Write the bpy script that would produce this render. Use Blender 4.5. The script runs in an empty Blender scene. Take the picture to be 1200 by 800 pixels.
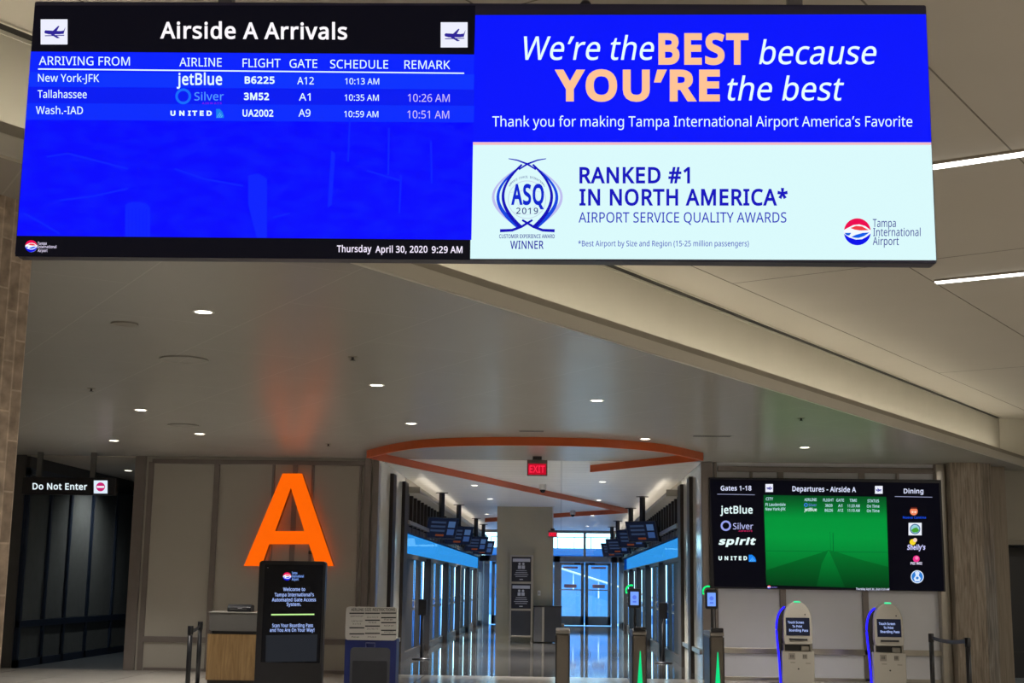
import bpy, math, random
from mathutils import Matrix, Vector
from mathutils.geometry import tessellate_polygon
random.seed(7)
SC = bpy.context.scene
COL = SC.collection
PI = math.pi

# ------------------------------------------------------------------ camera
EYE = Vector((0, 0, 1.6))
FPX, CXP, CYP = 1600.0, 600.0, 400.0
YAW, PITCH, ROLL = 0.03747973, 0.17638898, 0.0138
RM = Matrix.Rotation(YAW, 3, 'Z') @ Matrix.Rotation(PI/2 + PITCH, 3, 'X') @ Matrix.Rotation(ROLL, 3, 'Z')
cam = bpy.data.cameras.new('camera')
cam.sensor_width = 36.0
cam.lens = 36.0 * FPX / 1200.0
cam.clip_end = 500
cam_o = bpy.data.objects.new('camera', cam)
COL.objects.link(cam_o)
cam_o.matrix_world = Matrix.Translation(EYE) @ RM.to_4x4()
SC.camera = cam_o

# ------------------------------------------------------------------ view, world, large lights
SC.view_settings.view_transform = 'Standard'
SC.view_settings.look = 'None'
SC.view_settings.exposure = 0.0
SC.view_settings.gamma = 1.0
SC.view_settings.use_curve_mapping = False

def lin(c):
    c = c / 255.0
    return c / 12.92 if c <= 0.04045 else ((c + 0.055) / 1.055) ** 2.4
def rgb(r, g, b):
    return (lin(r), lin(g), lin(b), 1.0)

W = bpy.data.worlds.new('sky')
SC.world = W
W.use_nodes = True
nt = W.node_tree
nt.nodes.clear()
wo = nt.nodes.new('ShaderNodeOutputWorld')
bg = nt.nodes.new('ShaderNodeBackground')
tc = nt.nodes.new('ShaderNodeTexCoord')
sx = nt.nodes.new('ShaderNodeSeparateXYZ')
cr = nt.nodes.new('ShaderNodeValToRGB')
mp = nt.nodes.new('ShaderNodeMapRange')
mp.inputs['From Min'].default_value = -0.2
mp.inputs['From Max'].default_value = 0.6
nt.links.new(tc.outputs['Generated'], sx.inputs[0])
nt.links.new(sx.outputs['Z'], mp.inputs['Value'])
nt.links.new(mp.outputs[0], cr.inputs[0])
cr.color_ramp.elements[0].position = 0.2
cr.color_ramp.elements[0].color = (0.10, 0.33, 0.85, 1)
cr.color_ramp.elements[1].position = 0.9
cr.color_ramp.elements[1].color = (0.62, 0.80, 1.0, 1)
e_ = cr.color_ramp.elements.new(0.275)
e_.color = (0.60, 0.98, 1.0, 1)
bg.inputs['Strength'].default_value = 3.8
nt.links.new(cr.outputs[0], bg.inputs['Color'])
nt.links.new(bg.outputs[0], wo.inputs['Surface'])

def area(name, loc, size, power, col=(1, .93, .82), rot=(0, 0, 0), size_y=None):
    l = bpy.data.lights.new(name, 'AREA')
    l.energy = power
    l.color = col
    l.shape = 'RECTANGLE'
    l.size = size
    l.size_y = size_y or size
    o = bpy.data.objects.new(name, l)
    COL.objects.link(o)
    o.location = loc
    o.rotation_euler = rot
    return o
area('concourse_fill', (-3.0, -2.5, 4.79), 5.0, 420, size_y=3.0)  # added fill panels standing in for unseen rows of ceiling fixtures
area('concourse_fill', (5.5, 1.5, 4.79), 7.0, 360, size_y=5.0)
area('concourse_fill', (11.0, 12.0, 4.79), 4.0, 420, size_y=10.0)

# ------------------------------------------------------------------ pixel <-> world helpers (layout of flat lettering)
def ray(px, py):
    return RM @ Vector(((px - CXP) / FPX, (CYP - py) / FPX, -1.0))
def at_z(px, py, z):
    d = ray(px, py)
    return EYE + d * ((z - EYE.z) / d.z)
def at_y(px, py, y):
    d = ray(px, py)
    return EYE + d * (y / d.y)

# ------------------------------------------------------------------ materials
MATS = {}
def pmat(name, col, rough=0.5, metal=0.0, var=0.06, scale=6.0, spec=0.5, bump=0.0, coat=0.0, stretch=None):
    """principled material whose colour is gently varied by a noise texture"""
    if name in MATS:
        return MATS[name]
    m = bpy.data.materials.new(name)
    m.use_nodes = True
    n = m.node_tree.nodes
    l = m.node_tree.links
    b = n['Principled BSDF']
    t = n.new('ShaderNodeTexCoord')
    no = n.new('ShaderNodeTexNoise')
    no.inputs['Scale'].default_value = scale
    no.inputs['Detail'].default_value = 4
    src = t.outputs['Object']
    if stretch:
        mpn = n.new('ShaderNodeMapping')
        mpn.inputs['Scale'].default_value = stretch
        l.new(src, mpn.inputs['Vector'])
        src = mpn.outputs['Vector']
    l.new(src, no.inputs['Vector'])
    r = n.new('ShaderNodeValToRGB')
    r.color_ramp.elements[0].position = 0.3
    r.color_ramp.elements[1].position = 0.7
    r.color_ramp.elements[0].color = tuple(c * (1 - var) for c in col[:3]) + (1,)
    r.color_ramp.elements[1].color = tuple(min(1, c * (1 + var)) for c in col[:3]) + (1,)
    l.new(no.outputs['Fac'], r.inputs[0])
    l.new(r.outputs[0], b.inputs['Base Color'])
    b.inputs['Roughness'].default_value = rough
    b.inputs['Metallic'].default_value = metal
    b.inputs['Specular IOR Level'].default_value = spec
    if coat:
        b.inputs['Coat Weight'].default_value = coat
        b.inputs['Coat Roughness'].default_value = 0.05
    if bump:
        bu = n.new('ShaderNodeBump')
        bu.inputs['Strength'].default_value = bump
        bu.inputs['Distance'].default_value = 0.01
        l.new(no.outputs['Fac'], bu.inputs['Height'])
        l.new(bu.outputs[0], b.inputs['Normal'])
    MATS[name] = m
    return m

def emat(r, g, b, s=1.0):
    k = 'lit_%d_%d_%d_%g' % (r, g, b, s)
    if k in MATS:
        return MATS[k]
    m = bpy.data.materials.new(k)
    m.use_nodes = True
    bs = m.node_tree.nodes['Principled BSDF']
    bs.inputs['Base Color'].default_value = (0.01, 0.01, 0.01, 1)
    bs.inputs['Roughness'].default_value = 0.5
    bs.inputs['Specular IOR Level'].default_value = 0.0
    bs.inputs['Emission Color'].default_value = rgb(r, g, b)
    bs.inputs['Emission Strength'].default_value = s
    MATS[k] = m
    return m

def glass(name, tint, refl=0.12, rough=0.0):
    if name in MATS:
        return MATS[name]
    m = bpy.data.materials.new(name)
    m.use_nodes = True
    n = m.node_tree.nodes
    l = m.node_tree.links
    n.remove(n['Principled BSDF'])
    o = n['Material Output']
    t = n.new('ShaderNodeBsdfTransparent')
    t.inputs[0].default_value = tint
    g = n.new('ShaderNodeBsdfGlossy')
    g.inputs['Roughness'].default_value = rough
    g.inputs['Color'].default_value = (.9, .95, 1, 1)
    fr = n.new('ShaderNodeFresnel')
    fr.inputs['IOR'].default_value = 1.45
    ma = n.new('ShaderNodeMath')
    ma.operation = 'MAXIMUM'
    ma.inputs[1].default_value = refl
    ma.inputs[0].default_value = 0.0
    mx = n.new('ShaderNodeMixShader')
    l.new(ma.outputs[0], mx.inputs[0])
    l.new(t.outputs[0], mx.inputs[1])
    l.new(g.outputs[0], mx.inputs[2])
    l.new(mx.outputs[0], o.inputs['Surface'])
    MATS[name] = m
    return m

def brickmat(name, c1, c2, mortar, bw, bh, ms, rough, rotaxis=None, offset=0.5, coat=0.0, noise_amt=0.3, nscale=8, spec=0.5, bump=0.0, upright=False):
    m = bpy.data.materials.new(name)
    m.use_nodes = True
    n = m.node_tree.nodes
    l = m.node_tree.links
    b = n['Principled BSDF']
    t = n.new('ShaderNodeTexCoord')
    mpn = n.new('ShaderNodeMapping')
    if rotaxis:
        mpn.inputs['Rotation'].default_value = rotaxis
    br = n.new('ShaderNodeTexBrick')
    br.offset = offset
    br.inputs['Color1'].default_value = c1
    br.inputs['Color2'].default_value = c2
    br.inputs['Mortar'].default_value = mortar
    br.inputs['Scale'].default_value = 1.0
    br.inputs['Brick Width'].default_value = bw
    br.inputs['Row Height'].default_value = bh
    br.inputs['Mortar Size'].default_value = ms
    br.inputs['Mortar Smooth'].default_value = 0.2
    if upright:                                  # courses run up the face
        sp = n.new('ShaderNodeSeparateXYZ')
        ad = n.new('ShaderNodeMath')
        cb = n.new('ShaderNodeCombineXYZ')
        l.new(t.outputs['Object'], sp.inputs[0])
        l.new(sp.outputs['X'], ad.inputs[0]); l.new(sp.outputs['Y'], ad.inputs[1])
        l.new(sp.outputs['Z'], cb.inputs['X']); l.new(ad.outputs[0], cb.inputs['Y'])
        l.new(cb.outputs[0], mpn.inputs['Vector'])
    else:
        l.new(t.outputs['Object'], mpn.inputs['Vector'])
    l.new(mpn.outputs[0], br.inputs['Vector'])
    no = n.new('ShaderNodeTexNoise')
    no.inputs['Scale'].default_value = nscale
    no.inputs['Detail'].default_value = 6
    l.new(t.outputs['Object'], no.inputs['Vector'])
    mr = n.new('ShaderNodeMapRange')
    mr.inputs['To Min'].default_value = 1 - noise_amt
    mr.inputs['To Max'].default_value = 1 + noise_amt
    mr.inputs['From Min'].default_value = 0.25
    mr.inputs['From Max'].default_value = 0.75
    l.new(no.outputs['Fac'], mr.inputs['Value'])
    mul = n.new('ShaderNodeVectorMath')
    mul.operation = 'SCALE'
    l.new(br.outputs['Color'], mul.inputs[0])
    l.new(mr.outputs[0], mul.inputs['Scale'])
    l.new(mul.outputs[0], b.inputs['Base Color'])
    b.inputs['Roughness'].default_value = rough
    b.inputs['Specular IOR Level'].default_value = spec
    if coat:
        b.inputs['Coat Weight'].default_value = coat
        b.inputs['Coat Roughness'].default_value = 0.04
    if bump:
        bu = n.new('ShaderNodeBump')
        bu.inputs['Strength'].default_value = bump
        bu.inputs['Distance'].default_value = 0.01
        l.new(no.outputs['Fac'], bu.inputs['Height'])
        l.new(bu.outputs[0], b.inputs['Normal'])
    MATS[name] = m
    return m

def woodmat(name, dark, light, scale, stretch, rough=0.45):
    m = bpy.data.materials.new(name)
    m.use_nodes = True
    n = m.node_tree.nodes
    l = m.node_tree.links
    b = n['Principled BSDF']
    t = n.new('ShaderNodeTexCoord')
    mpn = n.new('ShaderNodeMapping')
    mpn.inputs['Scale'].default_value = stretch
    no = n.new('ShaderNodeTexNoise')
    no.inputs['Scale'].default_value = scale
    no.inputs['Detail'].default_value = 8
    no.inputs['Roughness'].default_value = 0.65
    no.inputs['Distortion'].default_value = 0.6
    r = n.new('ShaderNodeValToRGB')
    r.color_ramp.elements[0].position = 0.34
    r.color_ramp.elements[1].position = 0.66
    r.color_ramp.elements[0].color = dark
    r.color_ramp.elements[1].color = light
    l.new(t.outputs['Object'], mpn.inputs['Vector'])
    l.new(mpn.outputs[0], no.inputs['Vector'])
    l.new(no.outputs['Fac'], r.inputs[0])
    l.new(r.outputs[0], b.inputs['Base Color'])
    b.inputs['Roughness'].default_value = rough
    MATS[name] = m
    return m

M_soffit = brickmat('soffit_panels', (.42, .405, .375, 1), (.415, .40, .37, 1), (.485, .465, .43, 1), 2.6, 1.3, 0.006, 0.24, (0, 0, math.radians(57.8)), 0.5, noise_amt=.02, nscale=1.5, spec=0.3)
M_hallceil = brickmat('hall_ceiling_slats', (.84, .83, .79, 1), (.82, .81, .77, 1), (.62, .61, .58, 1), 9.0, 0.6, 0.02, 0.36, None, 0.0, noise_amt=.03, nscale=2, spec=0.7)
def satin(m, fac, rough):
    # paint with an even satin sheen
    n = m.node_tree.nodes; l = m.node_tree.links
    p = n['Principled BSDF']
    p.inputs['Specular IOR Level'].default_value = 0
    g = n.new('ShaderNodeBsdfGlossy'); g.inputs['Roughness'].default_value = rough
    g.inputs['Color'].default_value = (.95, .95, .95, 1)
    mx = n.new('ShaderNodeMixShader'); mx.inputs[0].default_value = fac
    l.new(p.outputs[0], mx.inputs[1]); l.new(g.outputs[0], mx.inputs[2])
    l.new(mx.outputs[0], n['Material Output'].inputs['Surface'])
satin(M_soffit, .28, .24)
satin(M_hallceil, .25, .30)
M_hallceil.node_tree.nodes['Principled BSDF'].inputs['Metallic'].default_value = 0
M_ceil = pmat('ceiling_paint', (.54, .50, .44, 1), 0.7, var=.015, scale=1.2)
M_white = pmat('fascia_paint', (.58, .55, .48, 1), 0.6, var=.02, scale=2)
M_shade_trim = pmat('shade_and_trim_grey', (.33, .30, .25, 1), 0.6, var=.03)
M_joint = pmat('joint_dark', (.20, .175, .145, 1), 0.7)
M_black = pmat('black_slot', (.012, .011, .010, 1), 0.6)
M_floor = brickmat('terrazzo_floor', (.56, .53, .48, 1), (.54, .51, .46, 1), (.22, .2, .17, 1), 1.2, 1.2, 0.008, 0.16, None, 0.0, noise_amt=.10, nscale=40)
M_hfloor = brickmat('hall_floor', (.085, .082, .078, 1), (.092, .088, .085, 1), (.20, .20, .20, 1), 3.0, 3.0, 0.012, 0.07, None, 0.0, noise_amt=.15, nscale=12, spec=0.8, coat=0.6)
M_cfloor = pmat('corridor_floor', (.06, .075, .09, 1), 0.35)
M_wall = pmat('beige_wall', (.40, .37, .31, 1), 0.6, var=.03, scale=2)
M_panelL = pmat('taupe_panel', (.46, .435, .385, 1), 0.38, var=.02, scale=1.5)
M_panelR = pmat('grey_panel', (.80, .81, .87, 1), 0.35, var=.02, scale=1.5)
M_bronze = pmat('bronze_metal', (.27, .238, .228, 1), 0.30, 0.5, var=.06, scale=3)
M_steel = pmat('brushed_steel', (.48, .45, .40, 1), 0.28, 0.85, var=.05, scale=5)
M_frame = pmat('frame_bronze', (.042, .036, .032, 1), .5, 0, spec=.12)
M_leaf = pmat('door_leaf', (.022, .020, .019, 1), .5, 0, spec=.1)
M_dark = pmat('dark_metal', (.045, .040, .036, 1), 0.38, 0.4)
M_tile = brickmat('stone_tile', (.44, .345, .265, 1), (.29, .22, .165, 1), (.50, .40, .31, 1), 0.30, 0.078, 0.006, 0.55, (0, 0, 0), 0.43, noise_amt=.42, nscale=13, bump=0.3, upright=True)
M_wood = woodmat('grey_wood', (.15, .112, .08, 1), (.44, .37, .295, 1), 3.2, (9, 9, .55))
M_wood2 = woodmat('light_grey_wood', (.25, .205, .155, 1), (.35, .29, .225, 1), 3.2, (9, 9, .45))
M_oak = woodmat('oak_veneer', (.185, .105, .04, 1), (.34, .215, .09, 1), 2.4, (7, 7, .6))
M_alu = pmat('end_frame_grey', (.30, .28, .25, 1), .4, .2)
M_grey = pmat('warm_grey_plastic', (.13, .125, .12, 1), 0.45)
M_blk = pmat('black_plastic', (.012, .012, .016, 1), 0.35)
M_blkgloss = pmat('black_gloss', (.008, .009, .014, 1), 0.08)
M_orange = pmat('orange_paint', (.60, .105, .02, 1), 0.42, var=.03)
M_cream = pmat('cream_plastic', (.345, .32, .275, 1), 0.4, var=.02)
M_bluep = pmat('royal_blue_board', (.012, .024, .15, 1), 0.45)
M_sign = pmat('off_white_board', (.55, .53, .50, 1), 0.5, var=.02)
M_navy = pmat('navy_frame', (.010, .009, .035, 1), 0.4)
M_wht = pmat('white_plastic', (.75, .73, .68, 1), 0.4, var=.01)
M_whiteglass = pmat('white_glass_panel', (.66, .65, .58, 1), 0.12, var=.02)
M_exit = pmat('exit_housing', (.14, .11, .105, 1), 0.4)
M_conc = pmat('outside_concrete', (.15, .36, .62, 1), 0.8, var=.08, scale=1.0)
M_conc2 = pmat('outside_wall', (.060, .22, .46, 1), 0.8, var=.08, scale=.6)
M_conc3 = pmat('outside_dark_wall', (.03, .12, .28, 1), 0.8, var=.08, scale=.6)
G_clear = glass('clear_glass', (.88, .95, 1, 1), .08)
G_blue = glass('blue_tint_glass', (.12, .30, .48, 1), .06)
G_slit = glass('door_glass', (.42, .66, .92, 1), .06)
G_dark = glass('dark_glass', (.10, .13, .16, 1), .10)

# ------------------------------------------------------------------ mesh helpers
class MB:
    def __init__(s):
        s.v = []; s.f = []; s.m = []; s.sm = []
    def face(s, idx, m=0, smooth=False):
        s.f.append(idx); s.m.append(m); s.sm.append(smooth)
    def box(s, x0, x1, y0, y1, z0, z1, m=0):
        b = len(s.v)
        s.v += [(x, y, z) for z in (z0, z1) for y in (y0, y1) for x in (x0, x1)]
        for q in ((0, 2, 3, 1), (4, 5, 7, 6), (0, 1, 5, 4), (2, 6, 7, 3), (0, 4, 6, 2), (1, 3, 7, 5)):
            s.face([b + i for i in q], m)
        return s
    def obox(s, p, q, w, z0, z1, m=0, side=0.0):
        """box standing on the plan segment p-q, w thick; side -1/0/1 shifts it to right/centre/left"""
        d = Vector((q[0] - p[0], q[1] - p[1])).normalized()
        n = Vector((-d.y, d.x))
        a, b_ = n * (w * (side - 1) / 2), n * (w * (side + 1) / 2)
        pts = [(p[0] + a.x, p[1] + a.y), (q[0] + a.x, q[1] + a.y), (q[0] + b_.x, q[1] + b_.y), (p[0] + b_.x, p[1] + b_.y)]
        return s.prism_z(pts, z0, z1, m)
    def prism_z(s, pts, z0, z1, m=0):
        return s.prism([(x, y, z0) for x, y in pts], (0, 0, z1 - z0), m)
    def prism_y(s, pts, y0, y1, m=0, smooth=False):
        """pts given in x,z; front at y0"""
        return s.prism([(x, y0, z) for x, z in pts], (0, y1 - y0, 0), m, smooth)
    def prism(s, pts, ext, m=0, smooth=False):
        b = len(s.v); k = len(pts)
        s.v += [tuple(p) for p in pts]
        s.v += [(p[0] + ext[0], p[1] + ext[1], p[2] + ext[2]) for p in pts]
        s.face([b + i for i in range(k)], m)
        s.face([b + k + i for i in reversed(range(k))], m)
        for i in range(k):
            j = (i + 1) % k
            s.face([b + j, b + i, b + k + i, b + k + j], m, smooth)
        return s
    def poly(s, pts, m=0):
        b = len(s.v)
        s.v += [tuple(p) for p in pts]
        s.face(list(range(b, b + len(pts))), m)
        return s
    def lathe(s, prof, cx=0, cy=0, seg=24, m=0, caps=True):
        b = len(s.v)
        for r, z in prof:
            for i in range(seg):
                a = 2 * PI * i / seg
                s.v.append((cx + r * math.cos(a), cy + r * math.sin(a), z))
        for k in range(len(prof) - 1):
            for i in range(seg):
                j = (i + 1) % seg
                s.face([b + k * seg + i, b + k * seg + j, b + (k + 1) * seg + j, b + (k + 1) * seg + i], m, True)
        if caps:
            s.face([b + i for i in reversed(range(seg))], m)
            t = b + (len(prof) - 1) * seg
            s.face([t + i for i in range(seg)], m)
        return s
    def tube(s, pts, r, seg=10, m=0):
        pts = [Vector(p) for p in pts]
        b = len(s.v)
        up = Vector((0, 0, 1))
        for i, p in enumerate(pts):
            d = (pts[min(i + 1, len(pts) - 1)] - pts[max(i - 1, 0)]).normalized()
            u = d.cross(up)
            if u.length < 1e-3:
                u = d.cross(Vector((1, 0, 0)))
            u.normalize()
            w = d.cross(u)
            for k in range(seg):
                a = 2 * PI * k / seg
                s.v.append(tuple(p + (u * math.cos(a) + w * math.sin(a)) * r))
        for i in range(len(pts) - 1):
            for k in range(seg):
                j = (k + 1) % seg
                s.face([b + i * seg + k, b + i * seg + j, b + (i + 1) * seg + j, b + (i + 1) * seg + k], m, True)
        s.face([b + k for k in range(seg)], m)
        s.face([b + (len(pts) - 1) * seg + k for k in reversed(range(seg))], m)
        return s
    def build(s, name, mats, parent=None, bevel=0.0, loc=None, rz=0.0):
        me = bpy.data.meshes.new(name)
        me.from_pydata(s.v, [], s.f)
        for mt in (mats if isinstance(mats, (list, tuple)) else [mats]):
            me.materials.append(mt)
        for p, mi, sm in zip(me.polygons, s.m, s.sm):
            p.material_index = mi
            p.use_smooth = sm
        me.update()
        o = bpy.data.objects.new(name, me)
        COL.objects.link(o)
        if parent:
            o.parent = parent
        if loc:
            o.location = loc
        o.rotation_euler = (0, 0, rz)
        if bevel:
            bv = o.modifiers.new('bevel', 'BEVEL')
            bv.width = bevel
            bv.segments = 2
            bv.limit_method = 'ANGLE'
            bv.angle_limit = math.radians(50)
        return o

def tag(o, label, cat, group=None, kind=None):
    o['label'] = label
    o['category'] = cat
    if group:
        o['group'] = group
    if kind:
        o['kind'] = kind
    return o
def thing(name, label, cat, loc=(0, 0, 0), rz=0.0, group=None):
    o = bpy.data.objects.new(name, None)
    o.empty_display_size = 0.2
    COL.objects.link(o)
    o.location = loc
    o.rotation_euler = (0, 0, rz)
    return tag(o, label, cat, group)
def struct(name, mb, mats, parent=None, label=None, bevel=0.0):
    o = mb.build(name, mats, parent, bevel)
    if not parent:
        o['kind'] = 'structure'
        if label:
            o['label'] = label
    return o
def dup(root, loc, rz=None, label=None):
    def rec(o, par):
        c = o.copy()
        COL.objects.link(c)
        if par:
            c.parent = par
        for ch in list(KIDS.get(o.name, [])):
            rec(ch, c)
        return c
    KIDS = {}
    for ob in COL.objects:
        if ob.parent:
            KIDS.setdefault(ob.parent.name, []).append(ob)
    r = rec(root, None)
    r.location = loc
    if rz is not None:
        r.rotation_euler = (0, 0, rz)
    if label:
        r['label'] = label
    return r

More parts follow.
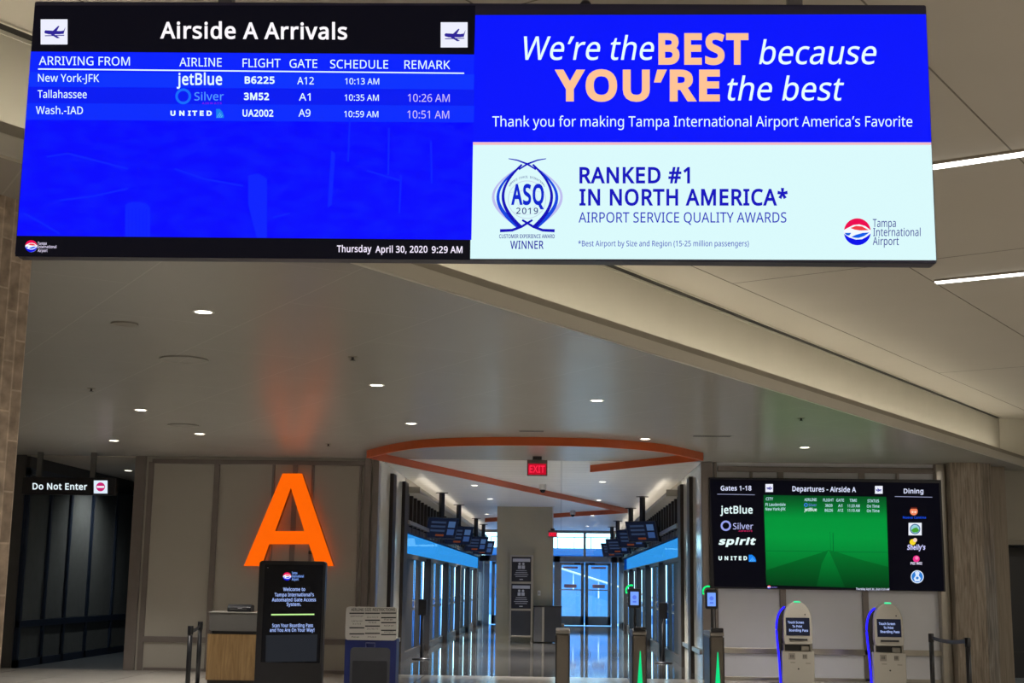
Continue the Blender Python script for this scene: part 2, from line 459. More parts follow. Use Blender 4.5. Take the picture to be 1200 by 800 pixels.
# ------------------------------------------------------------------ flat lettering and marks on a panel
# letter outlines: character, advance, then closed contours in units where a capital is 802 tall
GLYPHS = {}
for _g in r'''A717|612 0 515 248 198 248 102 0 0 0 313 805 404 805 716 0|357 701 322 580 231 338 485 338~B730|338 802 470 791 565 757 623 696 642 603 638 558 625 519 603 486 573 459 535 438 489 426 489 420 538 409 581 391 618 365 646 330 663 285 669 228 661 160 635 104 595 59 539 26 471 7 391 0 109 0 109 802|358 460 445 469 500 493 528 535 538 592 526 648 491 687 431 708 342 715 210 715 210 460|210 376 210 85 372 85 462 96 520 127 551 175 561 236 557 276 543 310 518 338 481 359 430 372 364 376~C710|452 724 392 719 337 702 289 675 249 638 218 592 194 536 180 472 175 401 183 308 206 229 244 164 298 117 367 87 451 77 551 86 643 109 643 21 551 -3 498 -9 437 -11 324 1 232 39 161 100 109 183 79 284 68 402 75 489 94 568 125 638 168 698 222 747 289 783 366 805 454 813 514 810 573 800 627 786 675 766 634 680 552 711 504 721~D820|751 409 739 285 701 183 640 103 558 46 455 12 332 0 109 0 109 802 356 802 469 790 566 757 644 701 703 625 739 527|644 405 636 502 609 580 566 640 506 682 431 707 341 715 210 715 210 86 319 86 461 107 563 167 624 266~E624|557 0 109 0 109 802 557 802 557 713 210 713 210 463 537 463 537 375 210 375 210 89 557 89~F583|210 0 109 0 109 802 557 802 557 713 210 713 210 429 536 429 536 340 210 340~G817|457 423 734 423 734 30 669 12 603 -1 532 -9 452 -11 338 1 243 39 167 99 113 181 80 282 68 401 81 518 118 619 178 700 260 762 362 800 484 813 549 810 611 800 669 786 723 766 685 678 640 696 589 711 535 721 478 724 390 714 314 685 254 637 210 573 183 494 174 401 182 311 205 232 245 166 302 117 379 87 476 76 566 82 633 95 633 333 457 333~H832|722 0 621 0 621 374 210 374 210 0 109 0 109 802 210 802 210 463 621 463 621 802 722 802~I381|335 0 45 0 45 58 139 80 139 721 45 743 45 802 335 802 335 743 240 721 240 80 335 58~J306|-4 -213 -71 -205 -88 -199 -88 -113 -29 -124 21 -122 47 -113 69 -98 88 -74 99 -40 103 4 103 802 204 802 204 12 198 -58 179 -115 147 -159 106 -189 54 -207~K695|695 0 576 0 292 383 210 311 210 0 109 0 109 802 210 802 210 406 565 802 683 802 365 452~L588|109 0 109 802 210 802 210 90 560 90 560 0~M1018|463 0 199 703 194 703 202 486 202 0 109 0 109 802 258 802 505 145 510 145 761 802 909 802 909 0 809 0 817 702 813 702 546 0~N853|744 0 626 0 198 666 193 666 202 448 202 0 109 0 109 802 226 802 653 138 658 138 650 349 650 802 744 802~O877|808 402 802 313 785 233 755 162 715 102 662 54 599 18 524 -4 439 -11 351 -4 275 19 211 54 159 103 119 163 91 234 74 314 68 403 79 519 109 619 160 701 232 762 325 801 440 814 551 801 642 763 714 701 766 619 798 519|175 402 182 308 203 228 239 163 290 116 357 86 439 76 522 86 588 116 638 163 674 228 695 308 702 402 686 537 639 639 558 704 440 725 357 716 290 687 239 639 203 575 182 496~P679|321 802 457 786 550 740 604 665 622 566 618 517 606 471 584 428 552 390 509 357 454 333 385 317 302 312 210 312 210 0 109 0 109 802|312 715 210 715 210 399 361 403 418 415 462 436 493 467 511 509 518 561 505 629 468 677 404 706~Q877|808 402 802 309 782 225 749 151 704 90 646 42 575 9 767 -191 622 -191 467 -10 439 -11 351 -4 275 19 211 54 159 103 119 163 91 234 74 314 68 403 79 519 109 619 160 701 232 762 325 801 440 814 551 801 642 763 714 701 766 619 798 519|175 402 182 308 203 228 239 163 290 116 357 86 439 76 522 86 588 116 638 163 674 228 695 308 702 402 686 537 639 639 558 704 440 725 357 716 290 687 239 639 203 575 182 496~R698|330 802 421 795 495 776 551 745 591 701 614 644 622 574 616 515 598 467 572 429 538 399 501 377 461 359 681 0 564 0 369 331 210 331 210 0 109 0 109 802|324 714 210 714 210 417 330 417 415 426 473 455 506 503 518 569 512 617 497 653 471 681 433 699 385 710~S616|564 214 555 148 529 93 487 48 429 16 359 -4 277 -11 191 -7 117 6 57 27 57 123 103 106 158 91 219 80 282 76 337 80 382 92 417 111 442 137 457 169 463 205 458 242 446 272 423 298 388 322 226 390 184 411 148 435 119 461 96 491 80 525 71 564 67 609 76 668 100 718 139 758 190 788 252 807 323 813 387 810 445 800 497 786 545 768 513 681 423 712 373 721 321 724 275 720 237 710 207 692 186 669 174 640 170 607 174 570 186 540 209 514 241 492 410 419 464 390 507 357 538 319 557 272~T624|363 0 262 0 262 713 11 713 11 802 612 802 612 713 363 713~U821|719 283 710 204 685 133 642 73 582 28 504 -2 406 -11 275 9 179 70 121 165 101 285 101 802 202 802 202 282 215 195 254 130 320 90 412 76 478 83 530 103 570 134 597 176 613 226 619 283 619 802 719 802~V674|674 802 387 0 286 0 0 802 106 802 308 225 337 112 387 290 567 802~W1044|1030 802 816 0 714 0 518 684 479 522 328 0 226 0 13 802 119 802 275 165 282 121 324 318 466 802 570 802 750 187 761 121 800 313 924 802~X658|653 0 539 0 327 348 111 0 4 0 271 418 21 802 134 802 330 487 528 802 634 802 386 420~Y635|318 408 527 802 635 802 368 311 368 0 267 0 267 306 0 802 110 802~Z642|598 0 43 0 43 76 465 712 56 712 56 802 587 802 587 725 165 90 598 90~a630|323 612 419 600 486 564 526 501 539 410 539 0 467 0 448 85 443 85 417 55 390 31 361 12 327 -1 288 -9 241 -11 190 -6 144 8 106 32 76 67 58 112 52 167 69 247 122 306 212 344 340 359 442 363 442 399 434 462 410 503 370 525 318 532 272 529 228 518 148 486 118 560 161 580 211 597 266 608|353 291 258 280 197 255 165 217 154 166 162 122 185 92 220 74 264 68 334 79 391 111 429 164 441 240 441 294~b690|189 522 194 522 225 557 265 586 316 605 381 612 482 592 561 534 612 437 629 301 621 206 598 128 561 67 511 24 450 -3 381 -11 316 -5 265 15 225 43 194 76 186 76 166 0 95 0 95 853 194 853|364 530 306 524 263 506 231 475 210 432 198 375 194 300 203 202 231 130 283 85 366 71 437 86 487 130 517 203 527 302 517 401 487 473 436 516~c539|337 -11 261 -3 195 21 139 63 97 122 71 200 62 298 71 398 99 478 142 539 199 580 267 605 344 613 389 611 471 593 502 580 472 498 409 518 341 527 286 520 241 501 207 469 183 424 169 368 164 299 169 232 183 176 207 132 240 100 283 81 336 74 382 77 423 84 492 109 492 21 460 7 425 -3 385 -9~d690|309 -11 208 8 129 67 79 164 62 300 79 436 130 534 209 593 310 613 354 610 392 601 424 587 452 569 476 548 496 524 503 524 496 613 496 853 595 853 595 0 515 0 501 81 496 81 476 56 452 34 424 16 391 1 353 -8|324 71 406 84 459 123 488 188 497 299 488 398 460 471 408 516 323 531 254 515 204 468 174 393 164 298 174 202 204 130 254 86~e633|328 613 400 605 461 579 510 539 546 484 569 418 576 341 576 282 164 282 178 192 216 126 276 86 356 73 410 76 457 84 503 97 549 115 549 28 458 -2 409 -9 351 -11 271 -3 200 24 142 67 98 127 71 204 62 296 70 388 95 466 135 529 188 575 253 603|327 532 263 521 215 487 182 432 166 360 473 360 469 409 457 450 437 484 409 510 373 527~f386|373 525 221 525 221 0 122 0 122 525 17 525 17 571 122 605 128 710 145 766 174 807 212 836 260 853 318 859 383 853 434 839 409 761 343 777 319 778 276 770 245 745 227 702 221 641 221 602 373 602~g690|309 613 365 607 416 591 460 562 497 522 503 522 516 602 595 602 595 -10 588 -89 566 -153 529 -204 477 -240 410 -262 326 -269 263 -267 206 -260 155 -248 109 -231 109 -140 155 -160 209 -175 268 -184 331 -187 400 -176 453 -142 486 -88 497 -18 501 80 496 80 461 40 418 11 368 -6 310 -11 206 9 127 71 78 169 62 300 78 429 127 528 206 592|322 530 275 523 236 503 205 470 182 424 169 367 164 299 174 201 205 129 255 84 324 70 367 73 403 81 433 97 457 118 475 147 488 183 496 226 498 300 494 374 480 432 456 476 422 506 378 524~h694|189 519 195 519 217 547 244 570 274 588 309 601 345 609 383 612 450 606 505 589 547 560 578 518 597 462 603 392 603 0 505 0 505 385 497 449 473 494 431 521 370 530 310 524 265 505 232 473 211 431 198 376 194 311 194 0 95 0 95 853 194 853~i290|194 602 194 0 95 0 95 602|146 827 167 824 186 812 199 793 203 765 199 737 186 717 167 706 146 702 123 706 104 717 92 737 88 765 92 793 104 812 123 824~j290|25 -269 -25 -266 -62 -256 -62 -176 -8 -187 45 -183 72 -168 90 -139 95 -93 95 602 194 602 194 -90 190 -142 176 -186 154 -222 121 -248 79 -264|88 765 92 793 104 812 123 824 146 827 167 824 186 812 199 793 203 765 199 737 186 717 167 706 146 702 123 706 104 717 92 737~k600|189 310 193 310 265 399 457 602 573 602 329 345 589 0 470 0 262 281 193 221 193 0 95 0 95 853 193 853~l290|194 0 95 0 95 853 194 853~m1050|756 613 845 600 908 561 946 492 959 392 959 0 861 0 861 387 854 449 831 494 793 521 739 530 664 517 614 479 585 417 576 332 576 0 478 0 478 387 475 431 465 466 448 494 424 514 394 526 355 530 301 524 259 505 229 474 209 431 198 377 194 312 194 0 95 0 95 602 175 602 190 520 195 520 217 549 242 572 271 590 303 603 373 613 437 607 489 588 529 557 557 512 562 512 598 557 645 588 699 607~n694|385 613 480 600 548 561 589 492 603 392 603 0 505 0 505 385 497 449 473 494 431 521 370 530 286 516 232 474 204 405 194 312 194 0 95 0 95 602 175 602 190 520 195 520 218 549 245 572 277 590 311 603~o679|619 302 614 231 599 169 575 115 543 71 502 35 454 10 399 -6 338 -11 281 -6 228 10 181 35 140 71 107 115 83 169 67 231 62 302 70 394 95 471 136 532 192 577 261 604 341 613 418 604 486 577 541 532 583 471 610 394|164 302 169 236 182 179 206 133 240 99 285 78 340 71 395 78 440 99 474 133 498 179 512 236 516 302 512 369 497 424 473 469 440 502 395 523 339 530 260 515 205 469 174 397~p690|382 613 482 594 561 536 612 438 629 302 621 208 598 130 561 68 511 24 451 -2 381 -11 337 -8 299 1 265 15 237 33 194 76 187 76 194 -22 194 -269 95 -269 95 602 176 602 190 520 194 520 237 567 265 586 298 601 337 610|364 530 309 524 266 507 234 478 212 438 199 386 194 302 198 234 210 176 231 131 263 98 308 77 366 71 416 78 456 101 487 137 509 184 522 240 527 303 517 396 487 468 436 514~q690|499 60 502 81 495 81 464 45 424 16 372 -4 306 -11 208 8 130 67 79 164 62 300 70 395 93 473 131 534 181 578 241 604 310 613 374 606 426 586 466 556 497 520 502 520 516 602 595 602 595 -269 496 -269|326 71 381 76 425 93 457 122 479 162 492 215 497 299 488 399 459 472 406 516 323 531 253 515 203 468 174 393 164 298 174 203 204 131 254 86~r464|394 613 447 606 434 515 369 523 335 520 303 509 273 491 247 468 225 439 208 404 198 365 194 321 194 0 95 0 95 602 176 602 187 492 192 492 213 524 238 553 267 578 300 597 336 609~s538|487 166 480 113 458 68 423 34 375 9 316 -6 247 -11 188 -9 139 -1 96 11 58 27 58 117 98 99 197 72 249 68 314 75 358 93 383 121 392 157 389 179 379 198 362 216 335 234 189 296 144 319 107 344 80 373 63 409 57 454 73 521 120 571 192 603 283 613 336 610 386 602 432 590 475 573 441 494 362 521 319 529 276 532 223 527 184 513 160 489 152 459 155 436 166 417 186 400 215 383 360 323 404 301 440 276 466 246 482 210~t405|296 70 381 82 381 7 336 -6 280 -11 234 -7 193 5 156 27 128 62 109 110 103 175 103 525 18 525 18 573 104 612 144 740 202 740 202 602 376 602 376 525 202 525 202 177 209 130 228 96 259 76~u694|598 602 598 0 518 0 503 80 498 80 477 51 449 28 417 11 383 -2 346 -9 308 -11 242 -5 187 12 144 41 113 83 95 138 89 208 89 602 189 602 189 214 197 152 221 107 263 80 322 71 382 77 428 96 461 127 483 170 496 224 500 289 500 602~v570|228 0 0 602 106 602 271 134 282 88 286 88 337 247 465 602 570 602 341 0~w882|442 500 438 500 397 339 290 1 177 1 12 603 115 603 234 126 237 102 241 102 282 264 388 603 496 603 637 126 640 103 644 103 685 282 769 603 870 603 703 1 587 1~x594|238 308 30 602 143 602 298 375 451 602 562 602 355 308 574 0 461 0 298 240 131 0 20 0~y573|1 602 107 602 275 147 287 95 292 95 344 260 466 602 573 602 313 -83 290 -136 263 -181 232 -219 194 -246 148 -264 69 -269 12 -260 12 -182 79 -189 111 -185 139 -176 162 -160 182 -139 212 -82 244 -2~z528|484 0 44 0 44 65 367 525 63 525 63 602 476 602 476 528 157 76 484 76~0642|587 402 584 310 573 228 554 157 526 98 489 51 443 17 387 -4 320 -11 238 1 171 38 120 98 84 180 62 282 55 402 62 523 81 624 116 705 166 765 234 802 320 814 402 802 469 765 521 705 558 624 580 523|154 402 158 301 170 219 191 155 223 109 265 82 320 73 375 82 417 109 449 154 470 218 483 301 487 402 483 503 470 584 449 648 417 693 375 721 320 730 265 721 223 693 191 648 170 584 158 503~1642|399 0 302 0 306 698 152 567 100 633 317 802 399 802~2642|584 0 54 0 54 82 320 351 366 402 402 449 429 495 445 542 450 594 440 652 411 694 366 720 309 729 254 724 206 708 161 684 116 652 63 719 132 767 171 786 214 800 260 810 309 813 379 806 438 787 486 756 521 713 544 661 551 600 545 539 525 482 495 427 454 373 346 259 179 94 179 90 584 90~3642|553 614 548 564 533 521 509 485 475 457 435 436 387 422 387 418 472 397 531 357 566 300 578 228 570 162 546 104 504 55 445 19 368 -4 271 -11 210 -9 154 -2 101 12 51 33 51 125 103 103 159 86 217 75 272 72 364 82 427 114 463 164 475 230 468 276 449 312 416 338 372 357 316 368 173 372 173 456 251 456 312 461 362 475 401 498 429 528 447 565 452 607 443 659 413 698 367 722 306 730 266 728 195 711 164 698 104 662 55 730 103 761 161 788 229 807 305 813 415 799 492 757 538 693~4642|620 182 503 182 503 0 408 0 408 182 24 182 24 266 401 806 503 806 503 271 620 271|413 701 409 701 360 613 120 271 408 271~5642|309 492 385 485 451 464 505 430 545 383 570 325 578 256 569 179 542 113 499 60 440 21 366 -3 278 -11 219 -8 162 0 112 14 71 33 71 126 115 104 169 87 226 76 280 73 335 78 383 91 423 115 452 149 471 192 477 246 465 315 429 367 367 398 276 409 139 392 90 423 120 802 522 802 522 712 204 712 185 479 271 491~6642|62 342 64 411 71 479 84 545 104 607 132 664 170 713 217 755 274 786 345 806 429 813 528 803 528 719 457 731 431 732 360 726 302 706 256 676 221 635 195 587 177 532 166 472 161 408 167 408 186 433 210 456 238 475 272 489 312 499 357 502 422 495 479 473 525 438 560 390 582 330 589 258 582 181 558 115 520 61 470 21 408 -3 335 -11 279 -6 228 10 181 37 141 75 107 125 83 186 67 258|333 72 397 83 448 117 481 175 492 258 482 327 453 379 405 413 337 424 287 419 245 402 210 378 184 347 167 313 162 277 164 241 172 204 186 170 205 138 229 111 259 90 293 76~7642|153 0 482 712 49 712 49 802 587 802 587 725 262 0~8642|320 813 386 807 445 791 493 764 529 726 553 679 560 621 555 576 539 537 515 503 484 473 408 424 455 399 497 371 534 339 562 302 580 259 586 208 578 145 553 91 514 48 462 16 398 -4 323 -11 243 -5 177 15 124 46 86 88 63 141 55 204 61 256 78 300 105 337 139 369 179 396 221 419 150 470 121 501 99 536 85 576 81 622 89 679 112 726 149 763 198 790 255 807|152 203 162 150 193 106 246 77 321 67 393 77 446 106 479 151 489 207 484 243 469 276 444 304 410 329 303 378 258 356 220 332 190 306 169 276 156 242|319 733 263 726 217 703 187 667 177 617 182 579 197 548 220 522 250 500 324 463 362 480 395 500 422 522 444 548 458 580 463 617 453 667 423 703 378 726~9642|584 459 574 323 561 257 541 195 513 138 476 88 429 47 370 15 300 -5 191 -11 115 0 115 84 188 71 213 70 285 76 343 95 389 126 424 166 450 214 468 269 479 329 484 393 477 393 458 368 434 346 406 327 372 312 332 303 286 300 222 307 166 328 119 363 85 411 63 471 56 542 64 621 88 687 126 741 177 780 240 805 312 813 367 807 419 791 465 764 505 725 538 676 563 615 579 543|312 730 249 718 198 684 165 626 154 543 163 474 191 422 239 388 308 377 358 383 401 399 436 424 462 455 478 489 484 524 481 560 473 597 460 632 441 664 417 691 387 712 352 725~#725|539 489 504 310 658 310 658 235 489 235 443 0 364 0 410 235 249 235 205 0 127 0 170 235 28 235 28 310 184 310 220 489 70 489 70 564 234 564 278 802 359 802 314 564 476 564 521 802 598 802 553 564 696 564 696 489|264 310 424 310 459 489 299 489~*619|362 853 339 638 555 698 570 595 364 578 497 401 401 348 305 545 219 348 119 401 250 578 46 595 62 698 275 638 251 853~'253|180 802 157 512 95 512 73 802~(337|45 308 49 399 62 487 85 573 117 655 159 731 210 802 303 802 234 691 185 569 155 441 145 309 149 223 163 137 185 53 216 -28 255 -105 302 -177 210 -177 159 -108 117 -33 85 47 62 131 49 219~)337|292 308 288 219 274 131 252 47 221 -33 179 -108 127 -177 35 -177 82 -105 121 -28 152 53 174 137 187 223 192 309 187 397 174 484 152 569 121 651 82 729 34 802 127 802 179 731 221 655 252 573 274 487 288 399~-362|45 257 45 345 317 345 317 257~,301|216 118 137 -103 119 -145 46 -145 96 89 102 130 208 130~.301|81 61 86 96 101 119 123 132 149 136 176 132 199 119 215 96 220 61 215 26 199 2 176 -11 149 -16 123 -11 101 2 86 26~:301|81 61 86 96 101 119 123 132 149 136 176 132 199 119 215 96 220 61 215 26 199 2 176 -11 149 -16 123 -11 101 2 86 26|81 541 86 577 101 601 123 613 149 617 176 613 199 601 215 577 220 541 215 506 199 483 176 469 149 465 123 469 101 483 86 506~!302|183 226 119 226 91 802 211 802|81 61 86 96 101 119 123 132 150 136 177 132 199 119 215 96 220 61 215 26 199 2 177 -11 150 -16 123 -11 101 2 86 26~/418|406 802 108 0 11 0 310 802~ 292'''.split('~'):
    _p = _g[1:].split('|')
    GLYPHS[_g[0]] = (int(_p[0]), [[(int(a), int(b)) for a, b in zip(c.split()[::2], c.split()[1::2])] for c in _p[1:]])
CAP = 802.0
GLYPHS['\u2019'] = (250, [[(105, 802), (235, 802), (120, 545), (40, 545)]])
_TX = {}
def inside(p, poly):
    x, y = p
    c = False
    for i in range(len(poly)):
        (x1, y1), (x2, y2) = poly[i - 1], poly[i]
        if (y1 > y) != (y2 > y) and x < (x2 - x1) * (y - y1) / (y2 - y1) + x1:
            c = not c
    return c
def text_geo(body, bold=0.0, shear=0.0, space=1.0, res=3):
    """filled letters; bold adds a stroke of half width bold*1.6 capitals round the outlines"""
    key = (body, bold, shear, space)
    if key in _TX:
        return _TX[key]
    vs, fs = [], []
    x0 = 0.0
    h = max(0.0, bold) * 1.6 * CAP
    for ch in body:
        adv, loops = GLYPHS.get(ch, GLYPHS[' '])
        outer = [lp for lp in loops if sum(inside(lp[0], o) for o in loops if o is not lp) % 2 == 0]
        for ol in outer:                        # each solid piece with its own holes
            part = [ol] + [lp for lp in loops if lp not in outer and inside(lp[0], ol)]
            base = len(vs)
            vs += [(x0 + x, y) for lp in part for x, y in lp]
            for t in tessellate_polygon([[Vector((x, y, 0)) for x, y in lp] for lp in part]):
                fs.append([base + k for k in t])
        if h > 0:
            for lp in loops:
                k = len(lp)
                b2 = len(vs)
                for i in range(k):
                    a, p, c = Vector(lp[i - 1]), Vector(lp[i]), Vector(lp[(i + 1) % k])
                    d1, d2 = (p - a).normalized(), (c - p).normalized()
                    n1, n2 = Vector((-d1.y, d1.x)), Vector((-d2.y, d2.x))
                    m = n1 + n2
                    m = n1 if m.length < 1e-4 else m.normalized()
                    q = h / max(.45, m.dot(n1))
                    vs.append((x0 + p.x + m.x * q, p.y + m.y * q))
                    vs.append((x0 + p.x - m.x * q, p.y - m.y * q))
                for i in range(k):
                    j = (i + 1) % k
                    fs.append([b2 + 2 * i, b2 + 2 * j, b2 + 2 * j + 1, b2 + 2 * i + 1])
        x0 += adv * space + 1.7 * h
    vs = [(x + y * shear, y) for x, y in vs]
    _TX[key] = (vs, fs)
    return _TX[key]

class Panel:
    """an upright plane through point o turned by rz; gives local (u,w) of photo pixels"""
    def __init__(s, o, rz):
        s.o = Vector(o); s.rz = rz
        s.u = Vector((math.cos(rz), math.sin(rz), 0)); s.n = Vector((-math.sin(rz), math.cos(rz), 0))
    def uw(s, px, py):
        d = ray(px, py)
        t = (s.o - EYE).dot(s.n) / d.dot(s.n)
        q = EYE + d * t - s.o
        return q.dot(s.u), q.z
class Flat:
    """flat marks lying on a panel's face: one mesh, one material per colour"""
    def __init__(s, panel=None, lay=0.0012, y=0.0):
        s.p = panel; s.lay = lay; s.y = y; s.bins = {}; s.bin('')
    def bin(s, key):
        """marks drawn from here on go into a part of their own, named by key (what follows # only tells them apart)"""
        if key not in s.bins:
            s.bins[key] = (MB(), [])
        s.mb, s.cols = s.bins[key]
        return s
    def ci(s, col):
        m = emat(*col) if isinstance(col, tuple) else col
        if m not in s.cols:
            s.cols.append(m)
        return s.cols.index(m)
    def P(s, x, y):
        return s.p.uw(x, y) if s.p else (x, y)
    def poly(s, pts, col, L=1):
        q = [s.P(*p) for p in pts]
        s.mb.poly([(u, s.y - L * s.lay, w) for u, w in q], s.ci(col))
        return s
    def rect(s, x0, y0, x1, y1, col, L=1):
        return s.poly([(x0, y0), (x0, y1), (x1, y1), (x1, y0)], col, L)
    def disc(s, cx, cy, r, col, L=1, ry=None, n=28, a0=0, a1=360):
        ry = ry or r
        return s.poly([(cx + r * math.cos(math.radians(a0 + (a1 - a0) * i / n)), cy + ry * math.sin(math.radians(a0 + (a1 - a0) * i / n))) for i in range(n if a1 - a0 == 360 else n + 1)], col, L)
    def stroke(s, pts, wid, col, L=1):
        """ribbon along pts; wid is one width or one per point"""
        k = len(pts)
        ws = wid if isinstance(wid, (list, tuple)) else [wid] * k
        A, B = [], []
        for i in range(k):
            a, b = pts[max(i - 1, 0)], pts[min(i + 1, k - 1)]
            dx, dy = b[0] - a[0], b[1] - a[1]
            n = math.hypot(dx, dy) or 1
            A.append((pts[i][0] - dy / n * ws[i] / 2, pts[i][1] + dx / n * ws[i] / 2))
            B.append((pts[i][0] + dy / n * ws[i] / 2, pts[i][1] - dx / n * ws[i] / 2))
        for i in range(k - 1):
            s.poly([A[i], A[i + 1], B[i + 1], B[i]], col, L)
        return s
    def ring(s, cx, cy, r, w, col, L=1, n=30):
        return s.stroke([(cx + r * math.cos(2 * PI * i / n), cy + r * math.sin(2 * PI * i / n)) for i in range(n + 1)], w, col, L)
    def text(s, body, x0, x1, yb, cap, col, bold=0.0, shear=0.0, L=2, space=1.0, res=3, slope=0.0):
        """text from x0 to x1, baseline yb at mid-width, capital height cap (negative cap for y-up panels)"""
        vs, fs = text_geo(body, bold, shear, space, res)
        if not vs:
            return s
        a, b = min(v[0] for v in vs), max(v[0] for v in vs)
        kx = (x1 - x0) / (b - a)
        hb = max(0.0, bold) * 1.6 * CAP
        ky = cap / (CAP + 2 * hb)
        yb -= hb * ky
        xm = (x0 + x1) / 2
        base = len(s.mb.v)
        for x, y in vs:
            px = x0 + (x - a) * kx
            u, w = s.P(px, yb - y * ky + slope * (px - xm))
            s.mb.v.append((u, s.y - L * s.lay, w))
        c = s.ci(col)
        for f in fs:
            s.mb.face([base + i for i in f], c)
        return s
    def build(s, name, parent):
        r = None
        for key, (mb, cols) in s.bins.items():
            if mb.v:
                o = mb.build(key.split('#')[0] or name, cols, parent)
                r = r or o
        return r

def plane_icon(F, x0, y0, x1, y1, L=1, flip=False):
    """white square with a dark blue airliner over a line"""
    F.rect(x0, y0, x1, y1, (238, 240, 255), L)
    def q(u, v):
        u = 1 - u if flip else u
        return (x0 + (x1 - x0) * u, y0 + (y1 - y0) * v)
    c = (45, 35, 150)
    F.poly([q(.14, .50), q(.18, .44), q(.50, .46), q(.74, .47), q(.86, .45), q(.93, .30), q(.86, .58), q(.70, .60), q(.3, .60), q(.16, .56)], c, L + 1)
    F.poly([q(.46, .46), q(.66, .26), q(.70, .28), q(.60, .47)], c, L + 1)
    F.poly([q(.48, .58), q(.72, .74), q(.62, .76), q(.36, .60)], c, L + 1)
    F.stroke([q(.16, .66), q(.88, .64)], abs(y1 - y0) * .035, c, L + 1)
def airport_logo(F, cx, cy, r, L=1):
    def q(x, y):
        return (cx + x * r, cy + y * r)
    F.disc(cx, cy, r, (245, 250, 255), L)
    n = 14
    top = [q(math.cos(PI + PI * i / n * 1) * 1.0, -abs(math.sin(PI * i / n))) for i in range(n + 1)]
    F.poly([q(-.98, -.15)] + [q(math.cos(math.radians(190 + 160 * i / n)), math.sin(math.radians(190 + 160 * i / n))) for i in range(n + 1)] + [q(.98, -.12), q(.6, -.42), q(.15, -.55), q(-.3, -.5)], (236, 0, 80), L + 1)
    F.poly([q(-.5, -.28), q(-.1, -.44), q(.35, -.40), q(.85, -.12), q(.2, -.10), q(-.2, -.16)], (240, 60, 70), L + 1)
    F.poly([q(-.45, .38), q(-.1, .22), q(.4, .08), q(.9, .05), q(.5, .32), q(.1, .46), q(-.2, .44)], (0, 90, 235), L + 1)
    F.poly([q(-.95, .08), q(-.45, .08), q(-.6, .28), q(-.8, .25)], (0, 100, 220), L + 1)
    F.poly([q(-.99, .15), q(-.6, .42), q(-.1, .58), q(.35, .55), q(.7, .36), q(.99, .12)] + [q(math.cos(math.radians(6 + 168 * i / n)), math.sin(math.radians(6 + 168 * i / n))) for i in range(n + 1)], (0, 10, 235), L + 1)

# ================================================================== SETTING
Z0, Z1 = 3.85, 4.80
SL = 1.587                                   # plan slope of the soffit edge
def fy(x): return 11.86 + SL * x             # soffit edge
def uy(x): return 12.80 + SL * x             # cove upstand
YB = 25.0
dx, dy = 1 / math.hypot(1, SL), SL / math.hypot(1, SL)
nx, ny = dy, -dx                             # towards the concourse
def along(s, t):                             # s metres out from the cove wall, at plan x of the wall = t
    return (t + nx * s, uy(t) + ny * s)
XR = 8.78
# --- floors
mb = MB(); mb.box(-11, 15, -6, YB - 0.05, -.1, 0); mb.box(2.9, 15, YB - .05, 27, -.1, 0)
struct('floor', mb, M_floor)
mb = MB(); mb.box(-7.6, -3.7, YB - .05, YB + .2, -.1, 0)
struct('floor', mb, M_floor)
mb = MB(); mb.box(-3.7, 2.9, YB - 0.05, 57.2, -.1, 0)
struct('floor', mb, M_hfloor)
mb = MB(); mb.box(-11, -7.6, YB - 0.05, 36.2, -.1, 0)
struct('floor', mb, M_cfloor)
# --- lower (soffit) ceiling
mb = MB()
mb.prism_z([(-11, fy(-11)), (XR, fy(XR)), (XR, 26.2), (2.56, 26.2), (2.56, YB), (-3.36, YB), (-3.36, 26.2), (-7.5, 26.2), (-7.5, YB), (-11, YB)], Z0, Z0 + .08)
struct('ceiling', mb, M_soffit)
mb = MB(); mb.box(-3.6, 2.8, YB, 57.4, Z0, Z0 + .08)
struct('ceiling', mb, M_hallceil)
mb = MB(); mb.box(-11, -7.5, YB, 36.2, Z0 - .02, Z0 + .06)
struct('ceiling', mb, M_ceil)
# --- fascia with cove shelf, upstand, upper ceiling
P0, P1 = (-11, fy(-11)), (XR, fy(XR))
mb = MB()
mb.obox(P0, P1, .05, Z0 - .005, Z0 + .115, 0, side=-1)
mb.obox((P0[0], P0[1]), P1, .03, Z0 + .115, Z0 + .185, 1, side=-1)  # darker paint puts this band's shade into its colour
struct('trim_6', mb, [M_white, M_shade_trim])
mb = MB()
mb.obox((-11, uy(-11)), (8.2, uy(8.2)), .06, Z0 + .08, Z1, 0, side=1)
mb.obox(along(.32, -10.9), along(.32, 8.1), .10, Z0 + .08, Z0 + .183, 0)
struct('wall_front', mb, M_white)
mb = MB()
mb.prism_z([(-11, -6), (15, -6), (15, 25.85), (8.22, 25.85), (8.2, uy(8.2) + .03), (-11, uy(-11) + .03)], Z1, Z1 + .1, 0)
for s in (.72, 2.56, 4.40, 6.24, 8.08):
    mb.obox(along(s, -9 if s < 5 else -4), along(s, 8.1), .012, Z1 - .002, Z1 + .01, 1)
for t in (-2.6, 1.2, 5.0):
    mb.obox(along(.72, t), along(9, t), .010, Z1 - .0015, Z1 + .01, 1)
struct('ceiling', mb, [M_ceil, M_joint])
mb = MB()
mb.obox(along(.045, -10.5), along(.045, 8.1), .075, Z1 - .012, Z1 - .003, 0)
mb.obox(along(.10, -10.5), along(.10, 8.1), .02, Z1 - .014, Z1 - .002, 1)
mb.obox(along(.004, -10.5), along(.004, 8.1), .010, Z1 - .035, Z1 - .004, 1)
struct('trim_7', mb, [M_black, M_white])
# LED tape lying on the cove shelf
mb = MB()
mb.obox(along(.30, -10.5), along(.30, 8.0), .03, Z0 + .185, Z0 + .198, 0)
struct('trim_8', mb, emat(255, 246, 222, 18.0))
